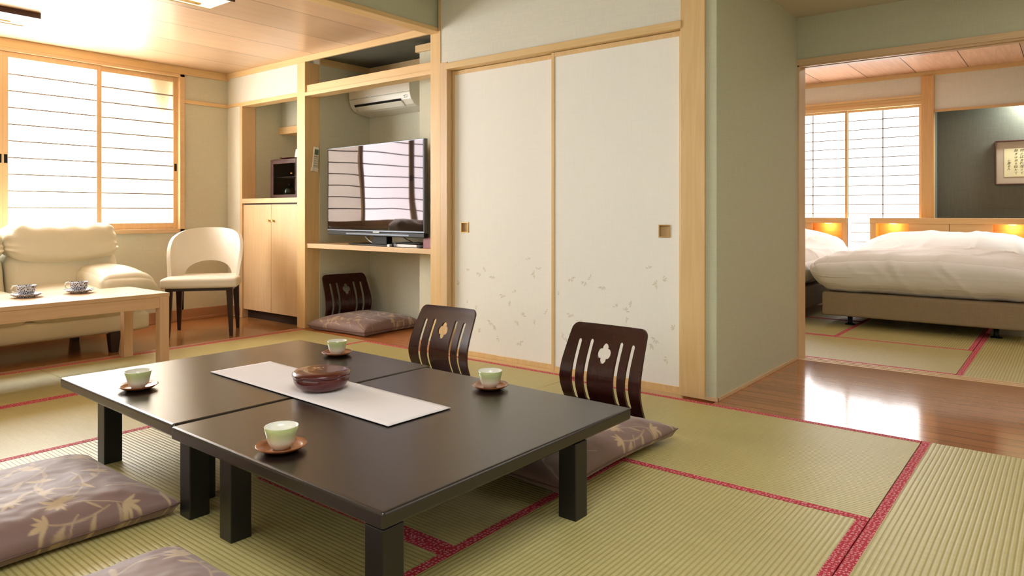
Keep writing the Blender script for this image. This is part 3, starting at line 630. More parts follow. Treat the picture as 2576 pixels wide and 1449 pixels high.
def cushion_mesh(hx, hy, T, seedv=0):
    bm = bmesh.new(); lay = bm.verts.layers.float.new('pattern')
    top = [[None]*(NV+1) for _ in range(NU+1)]; bot = [[None]*(NV+1) for _ in range(NU+1)]
    sz = .036
    for i in range(NU+1):
        for j in range(NV+1):
            u = -1+2*i/NU; v = -1+2*j/NV
            x = hx*u*(1-.075*(1-v*v)); y = hy*v*(1-.055*(1-u*u))
            e = max(0, (1-abs(u)**3.6))*max(0, (1-abs(v)**3.6)); hgt = e**.42
            wr = .006*noise.noise(Vector((u*3+seedv, v*3.5, 0)))*hgt+.003*noise.noise(Vector((u*9, v*9+seedv, 3)))*hgt
            cr = abs(u*v)**3; wr += .004*sin((abs(u)-abs(v))*26)*cr*e**.3
            cs_ = .010*(abs(u*v)**4)
            edge = (i in (0, NU) or j in (0, NV))
            zt = sz+cs_+hgt*(T-sz)+wr*(0 if edge else 1)
            zb = max(.003, sz+cs_-hgt*.08) if not edge else zt
            p = bm.verts.new((x, y, zt)); p[lay] = float(PAT[i, j]); top[i][j] = p
            if edge: bot[i][j] = p
    NB = 20
    for i in range(NU):
        for j in range(NV): bm.faces.new((top[i][j], top[i+1][j], top[i+1][j+1], top[i][j+1]))
    # underside: same grid thinned
    si = [round(k*NU/NU) for k in range(NU+1)]
    prev = None
    ring = [top[i][0] for i in range(NU+1)]+[top[NU][j] for j in range(1, NV+1)]+[top[i][NV] for i in range(NU-1, -1, -1)]+[top[0][j] for j in range(NV-1, 0, -1)]
    r0 = ring
    for f_, z in ((.955, .016), (.90, .006), (.80, .002)):
        r1 = []
        for v_ in ring:
            q = bm.verts.new((v_.co.x*f_, v_.co.y*f_, z)); q[lay] = v_[lay]; r1.append(q)
        for k in range(len(r0)):
            k2 = (k+1) % len(r0); bm.faces.new((r0[k], r1[k], r1[k2], r0[k2]))
        r0 = r1
    bm.faces.new(r0)
    return bm
def cushion(label, loc, rz, hx, hy, T, sd):
    t = thing('floor_cushion', label, 'cushion', loc, rz, 'mauve brown floral floor cushions')
    o = obj('cushion_cover', cushion_mesh(hx, hy, T, sd), M['brocade'], t, world=False, smooth=True)
    bm = bmesh.new(); pts = []
    for k in range(160):
        s_ = k/160*4; e = int(s_); f_ = -1+2*(s_-e); u, v = ((f_, -1), (1, f_), (-f_, 1), (-1, -f_))[e]
        pts.append((hx*u*(1-.075*(1-v*v))*1.002, hy*v*(1-.055*(1-u*u))*1.002, .036+.010*abs(u*v)**4))
    tube(bm, pts+[pts[0]], .0022, 6, cap=False)
    obj('seam_piping', bm, M['cushion_seam'], t, world=False, smooth=True)
    return t
M['cushion_seam'] = mat('cushion_seam', '#6b4f48', .6)
cushion('floral floor cushion at the left edge in front of the table', (-2.655, .70, 0), R(1), .36, .425, .125, 1)
cushion('floral floor cushion cut by the bottom edge of the picture', (-1.62, .555, 0), R(3), .36, .44, .13, 5)
cushion('floral floor cushion on the nearer legless chair beside the table', (-1.715, 2.425, .012), R(-1), .355, .435, .11, 9)
cushion('floral floor cushion lying in the television alcove', (-4.79, 3.965, .0), R(3), .355, .335, .135, 14)

# ================================================================== legless bentwood chairs
def boolean_mesh(base_bm, cut_bm, op):
    a = bpy.data.objects.new('a', bpy.data.meshes.new('a')); b = bpy.data.objects.new('b', bpy.data.meshes.new('b'))
    for o_, q in ((a, base_bm), (b, cut_bm)):
        bmesh.ops.recalc_face_normals(q, faces=q.faces[:]); q.to_mesh(o_.data); q.free(); C.objects.link(o_)
    md = a.modifiers.new('b', 'BOOLEAN'); md.object = b; md.operation = op; md.solver = 'EXACT'
    dg = bpy.context.evaluated_depsgraph_get(); me = bpy.data.meshes.new_from_object(a.evaluated_get(dg))
    out = bmesh.new(); out.from_mesh(me); bpy.data.objects.remove(a); bpy.data.objects.remove(b); bpy.data.meshes.remove(me); return out
def zaisu_back():
    Wd, Hh, th = .452, .455, .013
    bm = bmesh.new(); nx_, nz_ = 22, 44
    fr = [[bm.verts.new((-Wd/2+Wd*i/nx_, 0, Hh*j/nz_)) for j in range(nz_+1)] for i in range(nx_+1)]
    bk = [[bm.verts.new((-Wd/2+Wd*i/nx_, th, Hh*j/nz_)) for j in range(nz_+1)] for i in range(nx_+1)]
    for i in range(nx_):
        for j in range(nz_):
            bm.faces.new((fr[i][j], fr[i+1][j], fr[i+1][j+1], fr[i][j+1])); bm.faces.new((bk[i][j], bk[i][j+1], bk[i+1][j+1], bk[i+1][j]))
    for i in range(nx_):
        bm.faces.new((fr[i][0], bk[i][0], bk[i+1][0], fr[i+1][0])); bm.faces.new((fr[i][nz_], fr[i+1][nz_], bk[i+1][nz_], bk[i][nz_]))
    for j in range(nz_):
        bm.faces.new((fr[0][j], fr[0][j+1], bk[0][j+1], bk[0][j])); bm.faces.new((fr[nx_][j], bk[nx_][j], bk[nx_][j+1], fr[nx_][j+1]))
    # outline: slightly narrower at the top, round upper corners
    half = []
    for z, x in ((-.01, .212), (.05, .212), (.12, .219), (.2, .2245), (.27, .222), (.34, .217), (.40, .2125)): half.append((x, z))
    cr = .038
    for k in range(1, 9):
        a = k/8*pi/2; half.append((.2105-cr+cr*cos(a), .4545-cr+cr*sin(a)))
    poly = half+[(-x, z) for x, z in reversed(half)]
    cb = bmesh.new(); prism(cb, poly, -.05, .06, 'Y'); bm = boolean_mesh(bm, cb, 'INTERSECT')
    cb = bmesh.new()
    for x in (-.149, -.083, .083, .149):
        r_ = .0118; zt = .372 if abs(x) < .1 else .368; zb = .10
        p = [(x+r_*cos(a), zt+r_*sin(a)) for a in [pi*k/8 for k in range(9)]]+[(x+r_*cos(a), zb+r_*sin(a)) for a in [pi+pi*k/8 for k in range(9)]]
        prism(cb, p, -.05, .06, 'Y')
    p = []
    for k in range(72):
        a = 2*pi*k/72; r_ = .0255+.0125*abs(cos(2*a))**.7; p.append((r_*cos(a), .325+r_*sin(a)*1.2))
    prism(cb, p, -.05, .06, 'Y')
    bm = boolean_mesh(bm, cb, 'DIFFERENCE')
    ks = [(-.05, .075), (.0, .062), (.05, .044), (.1, .018), (.15, -.006), (.19, -.013), (.24, -.006), (.3, .018), (.38, .058), (.46, .10)]
    def prof(z):
        for (a, ya), (b, yb2) in zip(ks, ks[1:]):
            if a <= z <= b:
                u = (z-a)/(b-a); u2 = u; return ya+(yb2-ya)*u2
        return ks[-1][1]
    sm = lambda z: sum(prof(z+d*.012) for d in range(-3, 4))/7
    for v in bm.verts:
        z = v.co.z; d = (sm(z+.003)-sm(z-.003))/.006; y = v.co.y
        v.co = Vector((v.co.x, sm(z)+y-.012*(v.co.x/.22)**2*(1 if z > .1 else z/.1), z-d*y*.3))
    return bm
zb_mesh = zaisu_back()
def make_zaisu():
    t = thing('legless_chair', 'x', 'chair', group='legless dark bentwood chairs')
    o = obj('backrest', zb_mesh, M['zaisu'], t, world=False, bev=.0015)
    o.data.polygons.foreach_set('use_smooth', [True]*len(o.data.polygons))
    sm = o.modifiers.new('wn', 'WEIGHTED_NORMAL')
    bm = bmesh.new(); pts = [(.046, .05), (.040, .028), (.022, .014), (-.01, .010), (-.40, .010)]
    prof = pts+[(-.40, 0), (-.005, 0), (.03, .003), (.052, .022), (.059, .05)]
    prism(bm, prof, -.205, .205, 'X')
    obj('seat_board', bm, M['zaisu'], t, world=False, bev=.002)
    return t
z1 = make_zaisu(); z1.location = (-1.765, 2.885, 0); z1.rotation_euler = (0, 0, R(-1)); z1['label'] = 'dark bentwood legless chair nearer the hall, cushion on its seat'
dup(z1, (-2.838, 2.885, 0), R(1.5), 'dark bentwood legless chair behind the middle of the table, in front of the alcove post')
dup(z1, (-5.045, 3.985, 0), R(80), 'dark bentwood legless chair leaning by the left wall inside the television alcove')

# ================================================================== television and things on the alcove shelf
t = thing('wall_shelf', 'light wood shelf board in the alcove carrying the television', 'shelf', (-4.42, 3.9, .70))
obj('shelf_board', bx((-5.198, -3.656, YF-.002, 4.345, .698, .737)), M['pine_x'], t, bev=.002)
tv = thing('television', 'large black flat screen television on the alcove shelf reflecting the window', 'television', (-4.392, 3.705, .737), R(-4.0))
obj('bezel', bx((-.64, .64, -.0, .035, .112, .818)), M['silver'], tv, world=False, bev=.004)
obj('screen', bx((-.631, .631, -.003, .012, .126, .811)), M['screen'], tv, world=False)
obj('rear_housing', sb((0, .055, .44), (.52, .032, .30), .025), M['black'], tv, world=False, smooth=True)
sp_ = obj('speaker_bar', bx((-.625, .645, -.004, .04, .078, .110)), M['black'], tv, world=False, bev=.004)
obj('speaker_strip', bx((-.35, .47, -.007, -.003, .088, .098)), M['silver'], sp_, world=False)
obj('maker_badge', bx((.02, .10, -.007, -.001, .107, .115)), M['white_p'], sp_, world=False)
bm = bmesh.new(); leg_taper(bm, (.08, .05, .12), (.05, .06, .012), .15, .20, .05, .06); obj('stand_neck', bm, M['black'], tv, world=False, bev=.003)
bm = bmesh.new(); prism(bm, [(.32*math.copysign(abs(cos(a))**.35, cos(a))-.06, .12+.12*math.copysign(abs(sin(a))**.35, sin(a))) for a in [2*pi*k/64 for k in range(64)]], 0, .012); obj('stand_base', bm, M['black'], tv, world=False, bev=.003)
# cables
bm = bmesh.new(); tube(bm, [(-4.62, 3.80, .86), (-4.57, 3.79, .80), (-4.50, 3.78, .765), (-4.44, 3.78, .752), (-4.36, 3.79, .756), (-4.30, 3.82, .76)], .005, 8)
tag(obj('power_cable', bm, M['cable_w'], smooth=True), 'white cable hanging behind the television stand', 'cable')
bm = bmesh.new(); tube(bm, [(-3.775, 3.80, 1.02), (-3.74, 3.80, .99), (-3.72, 3.80, .93), (-3.725, 3.80, .85), (-3.77, 3.80, .80), (-3.83, 3.81, .765), (-4.0, 3.83, .757), (-4.12, 3.83, .79), (-4.2, 3.83, .83)], .004, 8)
tag(obj('aerial_cable', bm, M['cable'], smooth=True), 'black cable curling from the right side of the television', 'cable')
# ring binder
t = thing('ring_binder', 'black ring binder with white pages lying on the shelf right of the television stand', 'binder', (-3.965, 3.72, .737), R(-1))
obj('cover', bx((-.155, .160, -.05, .14, 0, .004), (-.155, .160, -.05, .14, .032, .036), (-.155, -.151, -.05, .14, 0, .036)), M['black'], t, world=False)
obj('pages', bx((-.13, .12, -.046, .134, .005, .024)), M['card'], t, world=False)
bm = bmesh.new(); tube(bm, [(-.118+.013*cos(a), -.052, .018+.013*sin(a)) for a in [2*pi*k/16 for k in range(17)]], .003, 6); obj('ring', bm, M['silver'], t, world=False)
tag(obj('matchbox', bx((-4.175, -4.145, 3.67, 3.70, .737, .757)), M['card'], bev=.004), 'small white item on the shelf left of the binder', 'small box')
t = thing('tissue_box', 'purple pink patterned tissue box at the right end of the alcove shelf', 'tissue box', (-3.73, 3.73, .737))
obj('carton', bx((-3.795, -3.662, 3.69, 3.88, .737, .818)), M['pink'], t, bev=.003)
obj('opening', bx((-3.76, -3.70, 3.73, 3.84, .8185, .8195)), M['card'], t)

# remote control in wall holder
t = thing('remote_control', 'white remote control in its holder on the alcove post', 'remote control', (-5.196, 3.738, 1.475))
t.rotation_euler = (R(-6), 0, 0)
obj('handset', bx((0, .020, -.027, .027, -.105, .105)), M['white_p'], t, world=False, bev=.006, seg=3)
obj('display', bx((.0195, .0206, -.02, .02, .035, .082)), mat('lcd', '#5c6c5a', .3), t, world=False)
for i, (y, z) in enumerate([(a, b) for b in (.018, .0, -.02, -.04, -.062, -.085) for a in (-.014, .0, .014)]):
    obj('button', bx((.0195, .0215, y-.0045, y+.0045, z-.004, z+.004)), M['pink'] if z > .01 else M['grey_p'], t, world=False)
obj('holder', bx((-.003, .023, -.031, .031, -.112, -.08)), M['white_p'], t, world=False, bev=.002)

# air conditioner
ac = thing('air_conditioner', 'cream wall air conditioner mounted in the alcove above the television', 'air conditioner', (-4.78, 4.348, 1.9))
pr = [(4.348, 2.245), (4.13, 2.245), (4.105, 2.23), (4.095, 2.19), (4.093, 2.08), (4.097, 2.02), (4.115, 1.97), (4.15, 1.932), (4.19, 1.915), (4.348, 1.895)]
bm = bmesh.new(); prism(bm, pr, -5.175, -4.375, 'X'); body = obj('body', bm, M['white_p'], ac, bev=.004)
bm = bmesh.new(); prism(bm, [(4.108, 1.982), (4.1, 1.976), (4.14, 1.934), (4.15, 1.934)], -5.11, -4.50, 'X'); obj('outlet_slot', bm, M['black'], ac)
bm = bmesh.new(); prism(bm, [(4.112, 1.962), (4.108, 1.956), (4.152, 1.922), (4.16, 1.928)], -5.10, -4.49, 'X'); obj('louver', bm, M['white_p'], ac, bev=.001)
obj('panel_seam', bx((-5.175, -4.376, 4.0905, 4.0955, 2.028, 2.031)), M['grey_p'], body)
for k, (dx, dz) in enumerate(((0, 0), (.02, .008), (.038, .003), (.008, -.014), (.03, -.012))):
    obj('status_icon', bx((-4.455+dx, -4.445+dx, 4.097, 4.106, 1.995+dz, 1.999+dz)), M['grey_p'], ac)

# ================================================================== cupboard, niche shelf, display cabinet
t = thing('cupboard', 'tall light wood cupboard with two doors below the niche counter', 'cupboard', (-5.765, 3.9, 0))
obj('carcass', bx((-6.214, -5.316, YF+.03, 4.05, .085, 1.088)), M['pine_z'], t)
for nm, a, b, kx in (('l', -6.212, -5.747, -5.758-.012), ('r', -5.743, -5.318, -5.703-.0)):
    d = obj('door', bx((a, b, YF, YF+.022, .085, 1.078)), M['pine_z'], t, bev=.002)
    obj('knob', bx((kx-.005, kx+.005, YF-.014, YF, .926, .936), (kx-.012, kx+.012, YF-.022, YF-.014, .920, .942)), M['brass'], d, bev=.002)
obj('gap_shade', bx((-6.214, -5.316, YF+.015, YF+.029, 1.06, 1.0915)), M['dark'], t)  # dark strip painting in the shade of the gap under the counter
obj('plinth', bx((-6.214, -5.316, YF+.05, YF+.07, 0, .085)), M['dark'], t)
t = thing('niche_counter', 'light wood counter board on top of the cupboard', 'counter', (-5.765, 3.9, 1.09))
obj('board', bx((-6.214, -5.316, YF-.012, 4.39, 1.092, 1.137)), M['pine_x'], t, bev=.002)
t = thing('display_cabinet', 'small dark mahogany display cabinet with glass door in the niche', 'display cabinet', (-5.72, 3.9, 1.137))
cx0, cx1, cy0, cy1, cz0, cz1 = -5.95, -5.50, 3.80, 4.04, 1.137, 1.505
obj('case', bx((cx0, cx0+.015, cy0, cy1, cz0, cz1), (cx1-.015, cx1, cy0, cy1, cz0, cz1), (cx0+.015, cx1-.015, cy0, cy1, cz1-.015, cz1), (cx0+.015, cx1-.015, cy0, cy1, cz0, cz0+.015), (cx0+.015, cx1-.015, cy1-.01, cy1, cz0+.015, cz1-.015)), M['mahogany'], t, bev=.002)
obj('shelf', bx((cx0+.016, cx1-.016, cy0+.03, cy1-.012, 1.335, 1.341)), M['mahogany'], t)
d = obj('door', bx((cx0+.002, cx0+.045, cy0-.016, cy0-.001, cz0+.004, cz1-.004), (cx1-.045, cx1-.002, cy0-.016, cy0-.001, cz0+.004, cz1-.004), (cx0+.045, cx1-.045, cy0-.016, cy0-.001, cz1-.045, cz1-.004), (cx0+.045, cx1-.045, cy0-.016, cy0-.001, cz0+.004, cz0+.035)), M['mahogany'], t, bev=.002)
obj('pane', bx((cx0+.044, cx1-.044, cy0-.010, cy0-.006, cz0+.034, cz1-.044)), M['glass'], d)
bm = bmesh.new(); tube(bm, [(-5.60, cy0-.016, 1.365), (-5.60, cy0-.03, 1.365)], .007, 10); obj('knob', bm, M['brass'], d, smooth=True)
bm = bmesh.new(); lathe(bm, [(0, 0), (.032, 0), (.05, .02), (.058, .05), (.05, .08), (.03, .10), (.012, .108), (.008, .112), (.012, .122), (.006, .132), (0, .134)], 32, -5.86, 3.93, 1.152)
tag(obj('lidded_jar', bm, M['celadon'], smooth=True), 'small dark green lidded jar behind the glass of the display cabinet', 'jar')
bm = bmesh.new(); lathe(bm, [(0, 0), (.05, 0), (.115, .012), (.12, .016), (.112, .016), (.05, .006), (0, .006)], 40, -5.80, 3.90, 1.505, sy=.75)
tag(obj('red_tray', bm, M['redlacquer'], smooth=True), 'small dark red tray on top of the display cabinet', 'tray')
bm = bmesh.new(); prism(bm, [(-5.735, 1.523), (-5.62, 1.523), (-5.62, 1.60), (-5.712, 1.60)], 3.90, 3.903, 'Y')
tag(obj('card', bm, M['card']), 'white card standing in the red tray on the display cabinet', 'card')

# ================================================================== coffee table with blue cups
t = thing('coffee_table', 'light birch coffee table in front of the cream sofa', 'table', (-4.895, 1.57, 0))
TX0, TX1, TY0, TY1, TH = -5.19, -4.60, .93, 2.19, .483
obj('tabletop', bx((TX0, TX1, TY0, TY1, TH-.024, TH)), M['birch'], t, bev=.002)
obj('apron', bx((TX0+.012, TX0+.03, TY0+.03, TY1-.03, TH-.095, TH-.024), (TX1-.03, TX1-.006, TY0+.03, TY1-.03, TH-.095, TH-.024), (TX0+.03, TX1-.03, TY0+.01, TY0+.03, TH-.095, TH-.024), (TX0+.03, TX1-.03, TY1-.03, TY1-.01, TH-.095, TH-.024)), M['birch'], t, bev=.001)
for x in (TX0+.002, TX1-.062):
    for y in (TY0+.002, TY1-.062): obj('leg', bx((x, x+.06, y, y+.06, 0, TH-.024)), M['birch_z'], t, bev=.002)
def blueset():
    s_ = thing('patterned_saucer', 'x', 'saucer', group='blue and white saucers on the coffee table')
    bm = bmesh.new(); rings = lathe(bm, [(0, 0), (.045, 0), (.047, .004), (.07, .012), (.088, .022), (.087, .024), (.068, .015), (.045, .008), (0, .007)], 60)
    for v in bm.verts:
        rad = v.co.xy.length
        if rad > .06: a = math.atan2(v.co.y, v.co.x); v.co.z += .002*cos(a*10); f_ = 1+.02*cos(a*10); v.co.x *= f_; v.co.y *= f_
    obj('dish', bm, M['blue'], s_, world=False, smooth=True)
    c_ = thing('patterned_cup', 'x', 'cup', group='blue and white cups on the coffee table')
    bm = bmesh.new(); lathe(bm, [(0, .004), (.028, .004), (.029, 0), (.032, 0), (.034, .006), (.044, .02), (.049, .04), (.055, .066), (.0535, .067), (.047, .042), (.041, .022), (0, .012)], 60)
    for v in bm.verts:
        if v.co.z > .03: a = math.atan2(v.co.y, v.co.x); f_ = 1+.018*cos(a*8)*(v.co.z/.066); v.co.x *= f_; v.co.y *= f_
    b_ = obj('cup_body', bm, M['blue'], c_, world=False, smooth=True)
    bm = bmesh.new(); tube(bm, [(-.050, 0, .056), (-.062, 0, .063), (-.078, 0, .060), (-.086, 0, .046), (-.082, 0, .030), (-.068, 0, .020), (-.046, 0, .020)], .0045, 10); obj('handle', bm, M['porcelain'], c_, world=False, smooth=True)
    return s_, c_
s1, c1 = blueset(); hz = R(205)
s1.location = (-5.03, 1.517, TH); s1['label'] = 'blue and white saucer at the left end of the coffee table'
c1.location = (-5.03, 1.517, TH+.0065); c1.rotation_euler = (0, 0, R(45)); c1['label'] = 'blue and white patterned cup at the left end of the coffee table'
dup(s1, (-5.035, 1.812, TH), .3, 'blue and white saucer near the middle of the coffee table')
dup(c1, (-5.035, 1.812, TH+.0065), R(45), 'blue and white patterned cup nearer the dining chair on the coffee table')

# ================================================================== sofa
so = thing('sofa', 'cream leather sofa under the window with dark tapered legs', 'sofa', (-5.85, 1.65, 0))
obj('base', sb((-5.80, 1.65, .205), (.42, .77, .068), .03, bulge=.008), M['leather'], so, smooth=True)
for yc in (1.30, 2.03):
    obj('seat_cushion', sb((-5.72, yc if yc < 1.6 else 1.99, .355), (.375, .345 if yc < 1.6 else .345, .10), .07, bulge=(.01, .0, .03), wr=.006), M['leather'], so, smooth=True)
def back_warp(p, u):
    lean = -(p.z)*.32
    return Vector((p.x+lean, p.y, p.z))
for yc, hw in ((1.255, .395), (2.035, .378)):
    def w2(p, u, hw=hw):
        q = back_warp(p, u); cv = .065*(p.y/hw)**2
        if u.z < 0: q.z += cv*min(1, -u.z*1.3)
        tp = .02*sin(p.y*38)*max(0, u.z-.55)*(1 if u.x > -.5 else .3)
        q.z += tp*.6; q.x += tp*.5+.03*max(0, u.z)
        # wrinkles gathered along the side seam
        sd = max(0, abs(u.y)-.75)*4; q.x += .008*sd*sin(p.z*90+p.y*10)
        q.y -= .10*max(0, u.z)**2*math.copysign(1, u.y)*(abs(u.y)**2)*.35
        return q
    pad = obj('back_cushion', sb((-5.99, yc, .545), (.12, hw, .175), .085, n=22, bulge=(.03, 0, 0), warp=lambda p, u: back_warp(p, u), wr=.006, wf=7, seed=yc), M['leather'], so, smooth=True)
    obj('headrest', sb((-6.02, yc, .775), (.13, hw, .155), .075, n=34, bulge=(.055, 0, .0), warp=w2, wr=.007, wf=8, seed=yc+3), M['leather'], so, smooth=True)
obj('back_frame', sb((-6.22, 1.65, .45), (.08, .80, .32), .06), M['leather'], so, smooth=True)
for sgn in (1, -1):
    yc = 1.65+sgn*.64
    def aw(p, u, sgn=sgn):
        q = p.copy(); o_ = u.y*sgn
        q.z -= .05*max(0, o_)**2-.0*u.x; q.z += .015*(1-u.x**2) - .025*max(0, u.x)
        q.z += .004*sin(p.x*70)*max(0, o_-.3); q.x += .02*(1-u.y**2)*max(0, u.x)
        return q
    obj('armrest_pad', sb((-5.74, yc-sgn*.01, .495), (.39, .205, .08), .075, n=30, bulge=(.02, .0, .025), warp=aw, wr=.006, wf=9, seed=sgn), M['leather'], so, smooth=True)
    obj('armrest_side', sb((-5.79, yc+sgn*.0, .30), (.38, .115, .165), .05, bulge=(.02, .02, 0)), M['leather'], so, smooth=True)
for x, y in ((-5.405, 2.17), (-5.405, 1.13), (-6.12, 2.17), (-6.12, 1.13)):
    bm = bmesh.new(); leg_taper(bm, (x, y, .145), (x, y, 0), .075, .05); obj('leg', bm, M['dark_leg'], so, bev=.002)

# ================================================================== cream dining chair
ch = thing('dining_chair', 'cream upholstered chair with rounded cut-out back and dark legs', 'chair', (-5.665, 2.985, 0), R(53))
def seatwarp(p, u):
    return Vector((p.x*(1-.10*max(0, u.y)), p.y, p.z))
obj('seat', sb((0, -.0, .438), (.288, .268, .040), .024, n=18, bulge=(0, 0, .006), warp=seatwarp), M['leather_c'], ch, world=False, smooth=True)
bm = bmesh.new(); npx, npz = 72, 20
grid = []
PM = R(108)
for i in range(npx+1):
    f_ = -1+2*i/npx; ph = PM*f_; row = []
    zt = .455+.415*max(0, 1-abs(f_)**3.0)**.72
    zo = .46+(.125*sqrt(max(0, 1-(f_/.43)**2)) if abs(f_) < .43 else 0)
    for j in range(npz+1):
        z = zo+(zt-zo)*j/npz; up = (z-.46)/.41
        rx = .272+.02*up; ry = .235+.085*up*max(0, cos(ph))+.0*up
        row.append(bm.verts.new((rx*sin(ph), .045+ry*cos(ph)+(.03*up if abs(f_) < .6 else .0), z)))
    grid.append(row)
for i in range(npx):
    for j in range(npz): bm.faces.new((grid[i][j], grid[i+1][j], grid[i+1][j+1], grid[i][j+1]))
bmesh.ops.remove_doubles(bm, verts=bm.verts[:], dist=.0004)
o = obj('backrest', bm, M['leather_c'], ch, world=False, smooth=True)
s = o.modifiers.new('s', 'SOLIDIFY'); s.thickness = .028; s.offset = 0
s = o.modifiers.new('b', 'BEVEL'); s.width = .012; s.segments = 4; s.limit_method = 'ANGLE'; s.angle_limit = R(50)
obj('seat_frame', bx((-.245, .245, -.235, -.21, .375, .408), (-.22, .22, .19, .21, .375, .408), (-.245, -.225, -.21, .19, .375, .408), (.225, .245, -.21, .19, .375, .408)), M['dark_leg'], ch, world=False)
for sx, sy in ((-1, -1), (1, -1), (-1, 1), (1, 1)):
    bm = bmesh.new(); leg_taper(bm, (sx*.225, -.215 if sy < 0 else .175, .400), (sx*.235, -.20 if sy < 0 else .185, 0), .052, .026, .046, .024)
    for v in bm.verts:
        if sy > 0 and v.co.z < .1: v.co.y += .03; v.co.x += sx*.0
    obj('leg', bm, M['dark_leg'], ch, world=False, bev=.003)

# ================================================================== ceiling lamps of the window room
def ceil_lamp(label, x0, x1, y0, y1):
    t = thing('ceiling_lamp', label, 'ceiling lamp', ((x0+x1)/2, (y0+y1)/2, 2.36), 0, 'wooden framed ceiling lamps')
    obj('frame', bx((x1-.012, x1, y0, y1, 2.322, 2.36)), M['frame_w'], t)
    obj('frame', bx((x0, x0+.012, y0, y1, 2.328, 2.36)), M['pull'], t)  # paler wood on the far rail, painted in for its lamplit face
    obj('diffuser', bx((x0+.0125, x1-.0125, y0+.001, y1-.001, 2.334, 2.358)), M['diffuser'], t)
    obj('brass_bar', bx((x0+.06, x0+.09, y0+.1, y1-.1, 2.326, 2.3335)), M['brass'], t)  # brass bar near the far rail, just below the diffuser
ceil_lamp('ceiling lamp in a dark wooden frame at the upper left corner', -5.86, -5.50, .85, 1.745)
ceil_lamp('ceiling lamp in a dark wooden frame cut by the top edge above the window', -4.42, -4.10, 1.50, 2.36)

# ================================================================== bedroom furniture
def bed(label, x0, x1, y0=6.68, yh=8.62, full=True):
    t = thing('bed', label, 'bed', ((x0+x1)/2, (y0+yh)/2, 0), 0, 'beds with white duvets')
    obj('base', bx((x0, x1, y0, yh, .088, .295)), M['bedbase'], t, bev=.02, seg=3)
    for x in (x0+.20, x1-.215):
        for y in (y0+.16, yh-.2):
            bm = bmesh.new(); lathe(bm, [(0, 0), (.042, 0), (.042, .006), (.022, .012), (.018, .03), (.024, .09), (0, .09)], 24, x, y, 0); obj('leg', bm, M['black'], t, smooth=True)
    return t
def duvet(label, x0, x1, y0, yh, sd):
    cx, cy = (x0+x1)/2, (y0+yh)/2; hx, hy = (x1-x0)/2, (yh-y0)/2
    def wv(p, u):
        q = p.copy(); low = max(0, -u.z)
        # tucked inwards at the bottom, pillows raise the head end
        q.x *= 1-.075*low; q.y += .05*low*(1 if u.y < 0 else 0)
        if u.z > -.2:
            k = max(0, u.y-.25)/.75; q.z += .16*k*k*(3-2*k)*(1-.5*abs(u.x)**4)
            q.z += .018*noise.noise(Vector((p.x*2.3+sd, p.y*2.0, 0)))-max(0, u.z)*(.085*abs(u.x)**3.5*(1.0+.5*u.y)+.03*max(0, -u.y)**4)
            q.z += .02*max(0, u.z)*(1-u.x*u.x)
        a_ = p.x*.8+p.z*.6; c_ = p.x*.3-p.z+p.y*.5
        f_ = noise.noise(Vector((a_*3.2+sd, c_*1.6, p.y*1.5)))
        g_ = max(0, 1-5*abs(noise.noise(Vector((a_*3.4+sd*2, c_*1.1, p.y*1.3+4)))))**1.5
        h_ = max(0, 1-6*abs(noise.noise(Vector((a_*7+sd*3+c_*2, c_*2.2, p.y*3+9)))))**1.5
        n_ = Vector((u.x**5, u.y**5, max(u.z, 0)**3+.001)).normalized()
        q += n_*(.018*f_+.014*g_+.007*h_-.008)
        if u.z < -.6: q.z += .012*noise.noise(Vector((p.x*5+sd, p.y*5, 1)))
        return q
    o = obj('duvet', sb((cx, cy, .475), (hx, hy, .180), .150, n=90, warp=wv), M['duvet'], smooth=True)
    return tag(o, label, 'duvet', 'white duvets on the beds')
bed('large bed with taupe fabric base on the bedroom mats, cut by the right edge', -1.77, -.27)
duvet('puffy white duvet over the large right-hand bed', -1.89, -.15, 6.615, 8.60, 2.0)
bed('left-hand bed with taupe base, mostly behind the wall edge', -3.48, -1.985, full=False)
duvet('puffy white duvet over the left-hand bed beside the window', -3.60, -1.915, 6.615, 8.60, 7.0)
def headboard(label, x0, x1):
    t = thing('headboard', label, 'headboard', ((x0+x1)/2, 8.75, 0), 0, 'oak headboards with lit niches')
    n0, n1 = x0+.062, x1-.062; wN = .32; yf, yb_ = 8.64, 8.80
    obj('top_rail', bx((x0, x1, yf-.01, yb_, .885, .946)), M['oak'], t, bev=.003)
    for a, b in ((x0, n0), (n1, x1)): obj('side_panel', bx((a, b, yf, yb_, 0, .885)), M['oak_z'], t, bev=.002)
    obj('back_panel', bx((n0, n1, yb_-.02, yb_, .10, .885), (n0, n1, yf+.01, yf+.03, .10, .72)), M['oak'], t)
    obj('niche_shelf', bx((n0, n0+wN, yf, yb_-.02, .70, .722), (n1-wN, n1, yf, yb_-.02, .70, .722)), M['oak'], t)
    xm = (x0+x1)/2
    for a, b in ((n0+wN, xm-.002), (xm+.002, n1-wN)): obj('drawer_front', bx((a, b, yf-.002, yf+.016, .722, .884)), M['oak'], t, bev=.002)
    for xc in (n0+wN/2, n1-wN/2):
        lamp = obj('niche_lamp', bx((xc-.03, xc+.03, yf+.04, yf+.09, .878, .8845)), M['bulb'], t)
    obj('edge_strip', bx((x1+.001, x1+.006, yf, yb_, .3, .944)), M['silver'], t)
    for xc in (n0+wN/2, n1-wN/2):
        ld = bpy.data.lights.new('niche_glow', 'POINT'); ld.energy = 1.1; ld.color = (1, .5, .14); ld.shadow_soft_size = .03
        lo = bpy.data.objects.new('niche_glow', ld); lo.location = (xc, 8.71, .862); C.objects.link(lo)
headboard('oak headboard with two lit niches behind the large right-hand bed', -1.781, -.26)
headboard('oak headboard of the left-hand bed, one lit niche showing', -3.53, -2.013)

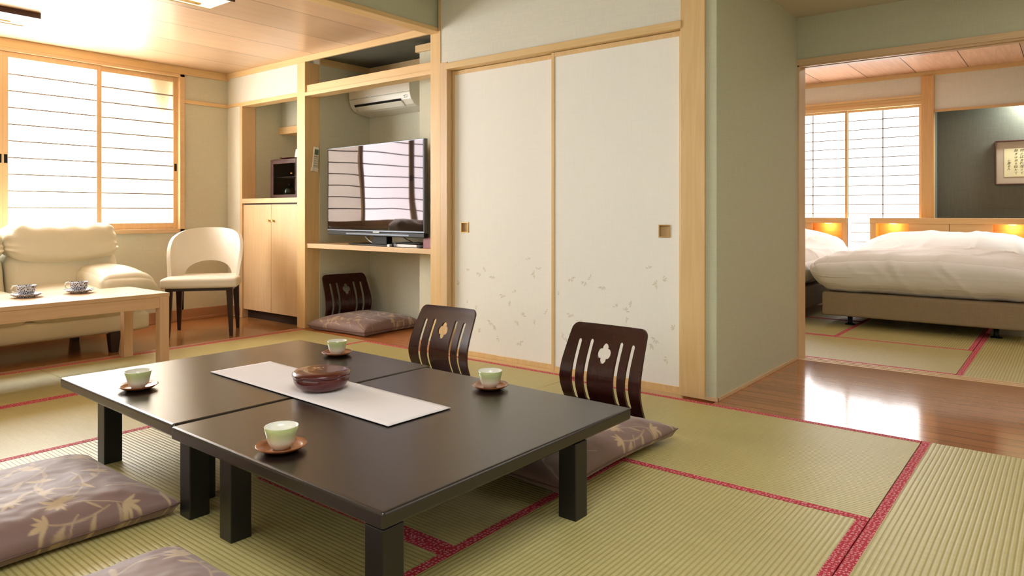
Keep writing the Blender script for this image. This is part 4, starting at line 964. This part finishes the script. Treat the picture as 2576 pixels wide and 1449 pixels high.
# framed calligraphy
t = thing('framed_calligraphy', 'framed ink calligraphy on the dark bedroom alcove wall', 'picture', (-.2, 9.075, 1.53))
FX0, FX1, FZ0, FZ1 = -.656, .05, 1.297, 1.767; yp = 9.078
obj('picture_frame', bx((FX0, FX0+.014, yp-.028, yp, FZ0, FZ1), (FX1-.014, FX1, yp-.028, yp, FZ0, FZ1), (FX0+.014, FX1-.014, yp-.028, yp, FZ1-.014, FZ1), (FX0+.014, FX1-.014, yp-.028, yp, FZ0, FZ0+.014)), M['frame_w'], t, bev=.004)
obj('mat_board', bx((FX0+.013, FX1-.013, yp-.012, yp-.004, FZ0+.013, FZ1-.013)), M['matboard'], t)
obj('paper', bx((-.575, -.03, yp-.0135, yp-.0122, 1.382, 1.678)), M['artpaper'], t)
ibm = bmesh.new()
def text_mesh(s, size):
    cu = bpy.data.curves.new('t', 'FONT'); cu.body = s; cu.size = size; cu.align_x = 'CENTER'; cu.resolution_u = 2
    ob = bpy.data.objects.new('t', cu); C.objects.link(ob); dg = bpy.context.evaluated_depsgraph_get(); me = bpy.data.meshes.new_from_object(ob.evaluated_get(dg))
    bpy.data.objects.remove(ob); return me
cols = [(-.535, 1.552, .026, '仁蒼老人'), (-.475, 1.655, .031, '秋きは個々似たて'), (-.425, 1.655, .031, '柿のは実れ残りて'), (-.372, 1.655, .031, 'おさなき坂の彩に'), (-.31, 1.655, .031, 'みどりの里の静か')]
for cx_, z_, sz_, txt in cols:
    for k, c_ in enumerate(txt):
        me = text_mesh(c_, sz_*random.uniform(.85, 1.25)); b2 = bmesh.new(); b2.from_mesh(me); bpy.data.meshes.remove(me)
        a = random.uniform(-.15, .15)
        for v in b2.verts:
            x, y = v.co.x+.22*v.co.y, v.co.y; v.co = Vector((cx_+x*cos(a)-y*sin(a)+random.uniform(-.0006, .0006), yp-.0140, z_-.012-k*sz_*1.08+x*sin(a)+y*cos(a)))
        tmp = bpy.data.meshes.new('x'); b2.to_mesh(tmp); b2.free(); ibm.from_mesh(tmp); bpy.data.meshes.remove(tmp)
obj('ink_writing', ibm, M['ink'], t)
